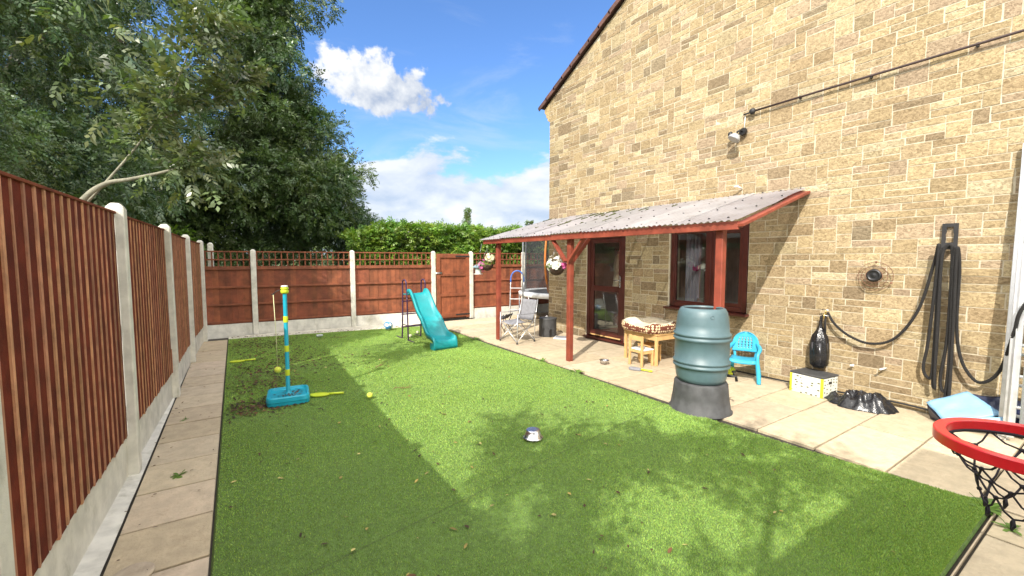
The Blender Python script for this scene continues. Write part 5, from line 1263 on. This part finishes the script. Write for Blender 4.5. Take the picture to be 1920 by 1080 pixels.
def twig(loc, rz, L, label, seed):
    rnd = random.Random(seed); b = MB(); pts = [(x * L, .03 * math.sin(x * 5 + seed), .012 + .01 * math.sin(x * 9)) for x in np.linspace(0, 1, 8)]
    b.tube(pts, [.0045 * (1 - k / 10) for k in range(8)], 5)
    for k in range(4): p = Vector(pts[1 + k]); b.tube([p, p + Vector((.05, (-1) ** k * .045, .004))], .0022, 4)
    for k in range(7):
        p = Vector(pts[1 + k]); a = rnd.uniform(0, 6.28); q = Vector((math.cos(a), math.sin(a), .1)) * .03; s_ = Vector((-q.y, q.x, 0)) * .35; b.add([p, p + q * .5 + s_, p + q, p + q * .5 - s_], [(0, 1, 2, 3)])
    o = b.build('fallen_twig', M_['deadleaf'], fix=False); o.location = loc; o.rotation_euler = (0, 0, rz); tag(o, label, 'twig')
twig((1.55, 4.98, .022), R(18), .26, 'brown fallen twig on the sunlit lawn beyond the tennis ball', 1)
twig((1.55, 9.0, .022), R(10), .40, 'thin dead twig on the shaded lawn near the back fence', 2)
twig((1.62, 6.15, .022), R(45), .42, 'long thin stick lying at the sunlight edge before the slide', 4)

def litter(name, n, fn, size, cols, label, cat, zoff=.024):
    P = []; 
    while len(P) < n:
        p = fn()
        if p is not None: P.append((p[0], p[1], p[2] if len(p) > 2 else zoff))
    P = np.array(P); n = len(P)
    tv = np.array([[-1, 0, 0], [-.3, .38, .12], [.5, .30, .10], [1, 0, -.05], [.4, -.34, .16], [-.4, -.36, .05]], float); tf = np.array([[0, 1, 2, 3, 4, 5]])
    a = rng.uniform(0, 6.28, n); D = np.stack([np.cos(a), np.sin(a), rng.normal(0, .18, n)], 1)
    T = np.array(cols)[rng.integers(0, len(cols), n)] * rng.uniform(.6, 1.3, (n, 1))
    V, F, TT = place(tv, tf, P, D, size * rng.uniform(.4, 1.3, n), .25, T)
    o = arrays_mesh(name, V, F, M_['deadleaf'], TT); return tag(o, label, cat, kind='stuff')
def f_dense():
    c = random.choice([(.35, 8.4, .35, .9), (.7, 7.3, .45, .5), (.15, 5.25, .22, .16), (.3, 9.3, .5, .4), (.25, 6.3, .25, .5)])
    x, y = random.gauss(c[0], c[2]), random.gauss(c[1], c[3])
    return (x, y) if -.13 < x < 3 and .7 < y < lawn_back(x) - .05 else None
def f_sparse():
    x = random.uniform(-.1, 3.8) ; y = random.uniform(.7, 9.5)
    if random.random() < x / 4.2: return None
    return (x, y) if y < lawn_back(x) - .05 else None
litter('leaf_litter', 2600, f_dense, .022, [(.30, .25, .3), (.5, .4, .45), (.9, .8, .7), (.2, .17, .2)], 'dark dead leaf litter gathered on the far left of the lawn', 'leaf litter')
litter('scattered_leaves', 420, f_sparse, .020, [(.3, .3, .3), (1.8, 2.6, 1.6), (.5, .45, .4), (2.6, 4.2, 3.6), (.25, .2, .25)], 'small loose dead leaves scattered over the lawn', 'leaf litter')
def f_path():
    y = random.uniform(1.5, 10); return (random.choice([random.uniform(-.6, -.2), random.gauss(-.60, .03)]), y, .012)
litter('path_leaves', 90, f_path, .013, [(.3, .25, .25), (.7, .7, .4)], 'bits of dead leaf and debris on the side path', 'leaf litter')
def f_edge(): 
    x = random.uniform(-.1, 4); return (x, lawn_back(x) + random.uniform(-.06, .18), .024)
litter('edge_leaves', 260, f_edge, .022, [(.3, .25, .25), (.7, .6, .45)], 'dead leaves drifted along the foot of the back fence', 'leaf litter')
# cobble/drain cover at the very near left
b = MB(); b.lathe([(.085, 0), (.09, .01), (.085, .016), (.06, .012), (0, .014)], 24, cap=False); o = b.build('drain_cover', M_['stonegrey']); o.location = (-.49, 2.76, .002); tag(o, 'round grey cover set in the side path at the bottom left', 'drain cover')

# ------------------------------------------------------------ TREES
ash = [twig_template(n_, l_, .088, .036, .30, k_) for k_, (n_, l_) in enumerate(((5, .25), (4, .19), (3, .16), (5, .22), (2, .12)))]
big = [twig_template(n_, l_, .078, .034, .35, 9 + k_) for k_, (n_, l_) in enumerate(((5, .25), (4, .2), (3, .16), (5, .22), (2, .12)))]
def tree(label, base, fork, clump_list, crad, twigs, tmpl, lm, scale, r0, nl=12, barkm='bark', **kw):
    t = thing('broadleaf_tree', label, 'tree', base, 0)
    b = MB(); limbs(b, base, fork, clump_list, r0, nl); b.build('trunk', M_[barkm], t, fix=False)
    crown('crown', clump_list, crad, twigs, tmpl, lm, scale, t, **kw); return t
# A: big dark ash behind the back left corner
cA = np.concatenate([clumps_in((-1.45, 15.2, 6.2), (3.75, 3.3, 5.2), 110, .62, 1.6), clumps_in((.9, 14.3, 3.4), (2.5, 1.8, 1.8), 34, .5, 1.5), clumps_in((-1.8, 14.8, 2.6), (2.8, 1.5, 1.2), 20, .5, 1.2)])
cA = np.concatenate([cA, clumps_in((1.0, 14.8, 6.0), (1.5, 1.4, 3.0), 40, .25), clumps_in((1.15, 15, 9.6), (1.2, 1.2, 2.0), 22, .25)])
tree('largest dark ash tree rising behind the back fence, left of the sky', (-.6, 15.6, 0), (-.8, 15.4, 3.5), cA, .8, 52000, ash, LEAF_DARK, 1.0, .28, 16)
# A2: right shoulder, slightly brighter
cA2 = np.concatenate([clumps_in((1.7, 15.8, 4.0), (1.9, 1.9, 2.4), 34, .5, 1.6), clumps_in((3.3, 15.6, 2.3), (1.0, 1.2, 1.0), 10, .4, 1.2)])
tree('bushy green tree at the right shoulder of the dark ash, ending by the hedge', (2.0, 16, 0), (1.9, 15.8, 2.2), cA2, .7, 11000, ash, LEAF_MID, .9, .14, 8)
# B: left neighbour tree over the side fence
cB = np.concatenate([clumps_in((-3.9, 10.6, 5.4), (3.0, 3.0, 3.9), 84, .55, 2.0), clumps_in((-2.6, 9.6, 2.9), (1.5, 2.0, 1.0), 22, .4, 2.0)])
tree('mid green walnut tree leaning over the side fence, upper left', (-4.2, 10.8, 0), (-4, 10.6, 3.0), cB, .85, 40000, ash, LEAF_MID, .72, .12, 12)
# C: nearer tree at far left edge
cC = np.concatenate([clumps_in((-4.6, 6.6, 4.6), (1.9, 1.9, 2.9), 46, .5, 1.9), clumps_in((-2.9, 6.6, 2.9), (.9, 1.3, .9), 16, .4, 1.95)])
tree('nearest leafy tree crowding over the fence at the left edge', (-4.4, 6.7, 0), (-4.3, 6.6, 2.6), cC, .62, 38000, big, LEAF_MID, .52, .09, 10)
# D: sprays of pale walnut shoots standing above the fence, with bare curved bough
sp_ = thing('walnut_sapling', 'pale barked young walnut with long leaf sprays just over the side fence', 'young tree', (-1.35, 5.3, 0))
b = MB(); boughs = [
    [(-1.35, 5.3, 0), (-1.28, 5.3, 1.2), (-1.20, 5.25, 1.9), (-1.07, 5.2, 2.14), (-.93, 5.2, 2.27), (-.75, 5.2, 2.33), (-.45, 5.2, 2.45), (-.28, 5.25, 2.6)],
    [(-1.07, 5.25, 2.10), (-.75, 5.3, 2.6), (-.50, 5.1, 2.95), (-.38, 5.0, 3.2), (-.22, 4.95, 3.6), (-.05, 4.95, 3.85)],
    [(-.50, 5.15, 2.9), (-.2, 5.2, 3.1), (.02, 5.2, 3.28), (.14, 5.2, 3.45)]]
tips = []
for i, bo in enumerate(boughs):
    pts = catmull(bo, 6); r0_ = [.034, .011, .009, .011][i]; b.tube(pts, [r0_ * (1 - .75 * k / len(pts)) for k in range(len(pts))], 7)
    st_ = int(len(pts) * .82) if i == 0 else len(pts) // 2 if i == 3 else len(pts) // 4
    for k in range(st_, len(pts)): tips.append((pts[k], (pts[k] - pts[k - 1]).normalized()))
b.build('branches', M_['palebark'], sp_, fix=False)
wal = twig_template(4, .27, .115, .046, .30)
P = []; D = []
for (p, d) in tips:
    for _ in range(10):
        a = random.uniform(0, 6.28); q = Vector((math.cos(a), math.sin(a), random.uniform(-.2, .8))).normalized()
        P.append(p + q * random.uniform(0, .10)); D.append(q + d * .4)
extra = [((-.30, 5.2, 2.45), .30, 46), ((-.10, 5.0, 3.75), .18, 16), ((-.65, 5.3, 3.05), .35, 38), ((.10, 5.2, 3.35), .2, 14), ((-.95, 5.35, 3.6), .45, 50)]
for c_, r_, n_ in extra:
    for _ in range(n_): q = Vector((random.gauss(0, 1), random.gauss(0, 1), random.gauss(0, .8))); P.append(Vector(c_) + q * r_ * .5); D.append(q.normalized() + Vector((0, 0, -.2)))
P = np.array([tuple(p) for p in P]); D = np.array([tuple(d) for d in D])
V, F, T_ = place(wal[0], wal[1], P, D, rng.uniform(.40, .82, len(P)), .8, leaf_tint(len(P), .15, .22)); arrays_mesh('leaf_sprays', V, F, LEAF_NEAR, T_, sp_)
# E: tree behind the photographer whose shade dapples the lawn
cE = np.array([(-2.53, -0.3, 3.47), (-1.19, 0.43, 3.4), (-0.3, -0.39, 3.85), (-2.27, 0.21, 4.15), (-0.47, -0.43, 3.52), (-0.68, 0.27, 3.53), (-2.13, -0.66, 3.64), (-2.69, -1.15, 4.06), (-1.8, 0.04, 3.81), (-2.62, -0.16, 3.72), (-1.88, -1.42, 3.86), (-0.35, -1.0, 4.06), (-2.26, 0.13, 4.0), (-1.94, 0.75, 4.11), (-1.62, -0.12, 3.81), (-0.68, 0.02, 3.42), (-2.39, -0.46, 3.51), (-0.1, -0.68, 3.93), (-1.24, 0.26, 3.73), (-1.47, 0.08, 3.41), (-2.65, -0.11, 3.9), (-1.54, -0.15, 3.45), (-0.81, -0.54, 3.98), (-1.17, -0.3, 4.17), (-0.51, 0.27, 3.59), (-0.94, -0.47, 3.83), (-3.03, -1.09, 4.15), (-0.96, 0.62, 3.47), (-1.97, 0.52, 4.07), (-0.25, -0.53, 4.04), (-1.3, -0.31, 3.8), (-2.15, -0.52, 3.47), (0.19, -1.07, 3.64), (-0.98, 0.1, 3.49), (-0.19, -0.81, 3.66), (-2.27, -0.63, 3.89), (-0.19, -1.03, 3.83), (-1.93, 0.19, 3.9), (-0.86, -1.02, 3.69), (-2.66, -0.61, 3.6), (-2.44, -0.24, 4.18), (-1.54, -0.01, 3.92), (-1.43, 0.68, 3.52), (-2.25, 0.43, 4.14), (-0.68, -0.48, 4.03), (-0.67, -0.81, 3.91), (-0.25, -1.42, 3.92), (-1.11, -0.43, 3.81), (-1.25, -0.49, 4.18), (-1.63, -1.07, 3.43)])
tree('loose leafed tree behind the near end of the side fence shading the lawn', (-2.9, -1.9, 0), (-2.6, -1.5, 2.9), cE, .14, 1300, big, LEAF_MID, 1.0, .06, 2, droop=.2)

# hedge behind the back fence
hd = thing('hedge', 'long clipped bright green laurel hedge standing behind the back fence', 'hedge', (7.5, 12.3, 0))
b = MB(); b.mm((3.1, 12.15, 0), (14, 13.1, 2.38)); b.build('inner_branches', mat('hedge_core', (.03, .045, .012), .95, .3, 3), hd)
n = 15000; hx = rng.uniform(2.6, 14.2, n); side = rng.uniform(0, 1, n); top = side < .42
hz = np.where(top, 2.47, rng.uniform(1.1, 2.48, n)); hy = np.where(top, rng.uniform(12.0, 13.2, n), 12.02)
bump_ = np.array([mnoise.noise((float(a) * 1.1, float(c) * 1.1, float(d_) * 1.3)) for a, c, d_ in zip(hx, hy, hz)])
bump2 = np.array([mnoise.noise((float(a) * 4.3, float(c) * 4, float(d_) * 4)) for a, c, d_ in zip(hx, hy, hz)])
hz = hz + (bump_ * .16 + bump2 * .09) * top; hy = hy - (bump_ * .22 + bump2 * .12) * (~top)
hz = hz - np.clip(3.6 - hx, 0, 1) * .3
P = np.stack([hx, hy, hz], 1) + rng.normal(0, .035, (n, 3)); D = np.stack([rng.normal(0, .7, n), np.where(top, rng.normal(0, .7, n), -.6 + rng.normal(0, .4, n)), np.where(top, .8, .25) + rng.normal(0, .5, n)], 1)
hl = twig_template(2, .10, .075, .034, .2); V, F, T_ = place(hl[0], hl[1], P, D, rng.uniform(.7, 1.5, n), .7, leaf_tint(n, .2, .35) * (1 + .35 * np.clip(bump_, -1, 1))[:, None]); arrays_mesh('hedge_leaves', V, F, LEAF_HEDGE, T_, hd)

# shrubs behind, seen through the gap under the dark ash
cG = clumps_in((-1.6, 12.3, 1.5), (.9, .5, .6), 8, .2); tree('sunlit yellow green shrub glimpsed in the gap behind the corner post', (-1.6, 12.3, 0), (-1.6, 12.3, .8), cG, .35, 800, big, LEAF_HEDGE, .9, .04, 6)

# far things: poplar, conifer tips, grey roof
po = thing('poplar_tree', 'single narrow poplar far away above the grey roof', 'tree', (30.7, 60, 0))
b = MB(); b.tube([(30.7, 60, 0), (30.7, 60, 5), (30.7, 60, 8.6)], [.3, .2, .05], 8); b.build('trunk', M_['bark'], po)
cl = np.array([[30.7 + random.gauss(0, .26) * (1.15 - abs(z - 5.9) / 3.6), 60 + random.gauss(0, .4), z] for z in np.linspace(3, 9.2, 44)]); crown('crown', cl, .36, 2600, ash, LEAF_FAR, 1.2, po, droop=-.6)
for i, (x_, h_, lab) in enumerate(((10.35, 3.15, 'young conifer tip poking above the hedge, left one near the canopy'), (11.05, 3.12, 'feathery shrub top above the hedge, right next to the canopy'))):
    t = thing('conifer', lab, 'tree', (x_, 14.6, 0)); b = MB(); b.tube([(x_, 14.6, 0), (x_, 14.6, h_)], [.05, .01], 6); b.build('trunk', M_['bark'], t)
    P = []; D = []
    for _ in range(420): z = random.uniform(1.6, h_); a = random.uniform(0, 6.28); r_ = (h_ - z) * .33 + .03; q = Vector((math.cos(a), math.sin(a), .5)); P.append((x_ + r_ * q.x * random.random(), 14.6 + r_ * q.y * random.random(), z)); D.append(tuple(q))
    V, F, T_ = place(hl[0], hl[1], np.array(P), np.array(D), rng.uniform(.8, 1.4, len(P)), .5, leaf_tint(len(P))); arrays_mesh('crown', V, F, LEAF_FAR, T_, t)
fr_ = thing('outbuilding', 'long low building with pale grey sheet roof beyond the hedge', 'building', (22, 46, 0))
b = MB(); b.prism([(13.6, 4.75), (15.9, 5.55), (29.5, 5.15), (31.5, 4.6)], 1, 44, 52); b.build('roof', M_['farroof'], fr_)
b = MB(); b.mm((14, 44.2, 0), (31, 51.8, 4.72)); b.build('wall', M_['offwhite'], fr_)
# distant tree belt so that gaps never show a bare horizon
n = 9000; a = rng.uniform(R(-75), R(75), n); rr = rng.uniform(70, 84, n); P = np.stack([rr * np.sin(a), rr * np.cos(a), rng.uniform(0, 1, n) ** .7 * (4.2 + 1.2 * np.sin(a * 17) + .8 * np.sin(a * 41))], 1)
V, F, T_ = place(big[0][0], big[0][1], P, rng.normal(0, 1, (n, 3)), rng.uniform(4, 7, n), .8, leaf_tint(n)); o = arrays_mesh('distant_trees', V, F, LEAF_FAR, T_); tag(o, 'low belt of distant trees along the horizon', 'trees', kind='stuff')
for o in bpy.data.objects:
    if 'base' in o.keys(): del o['base']
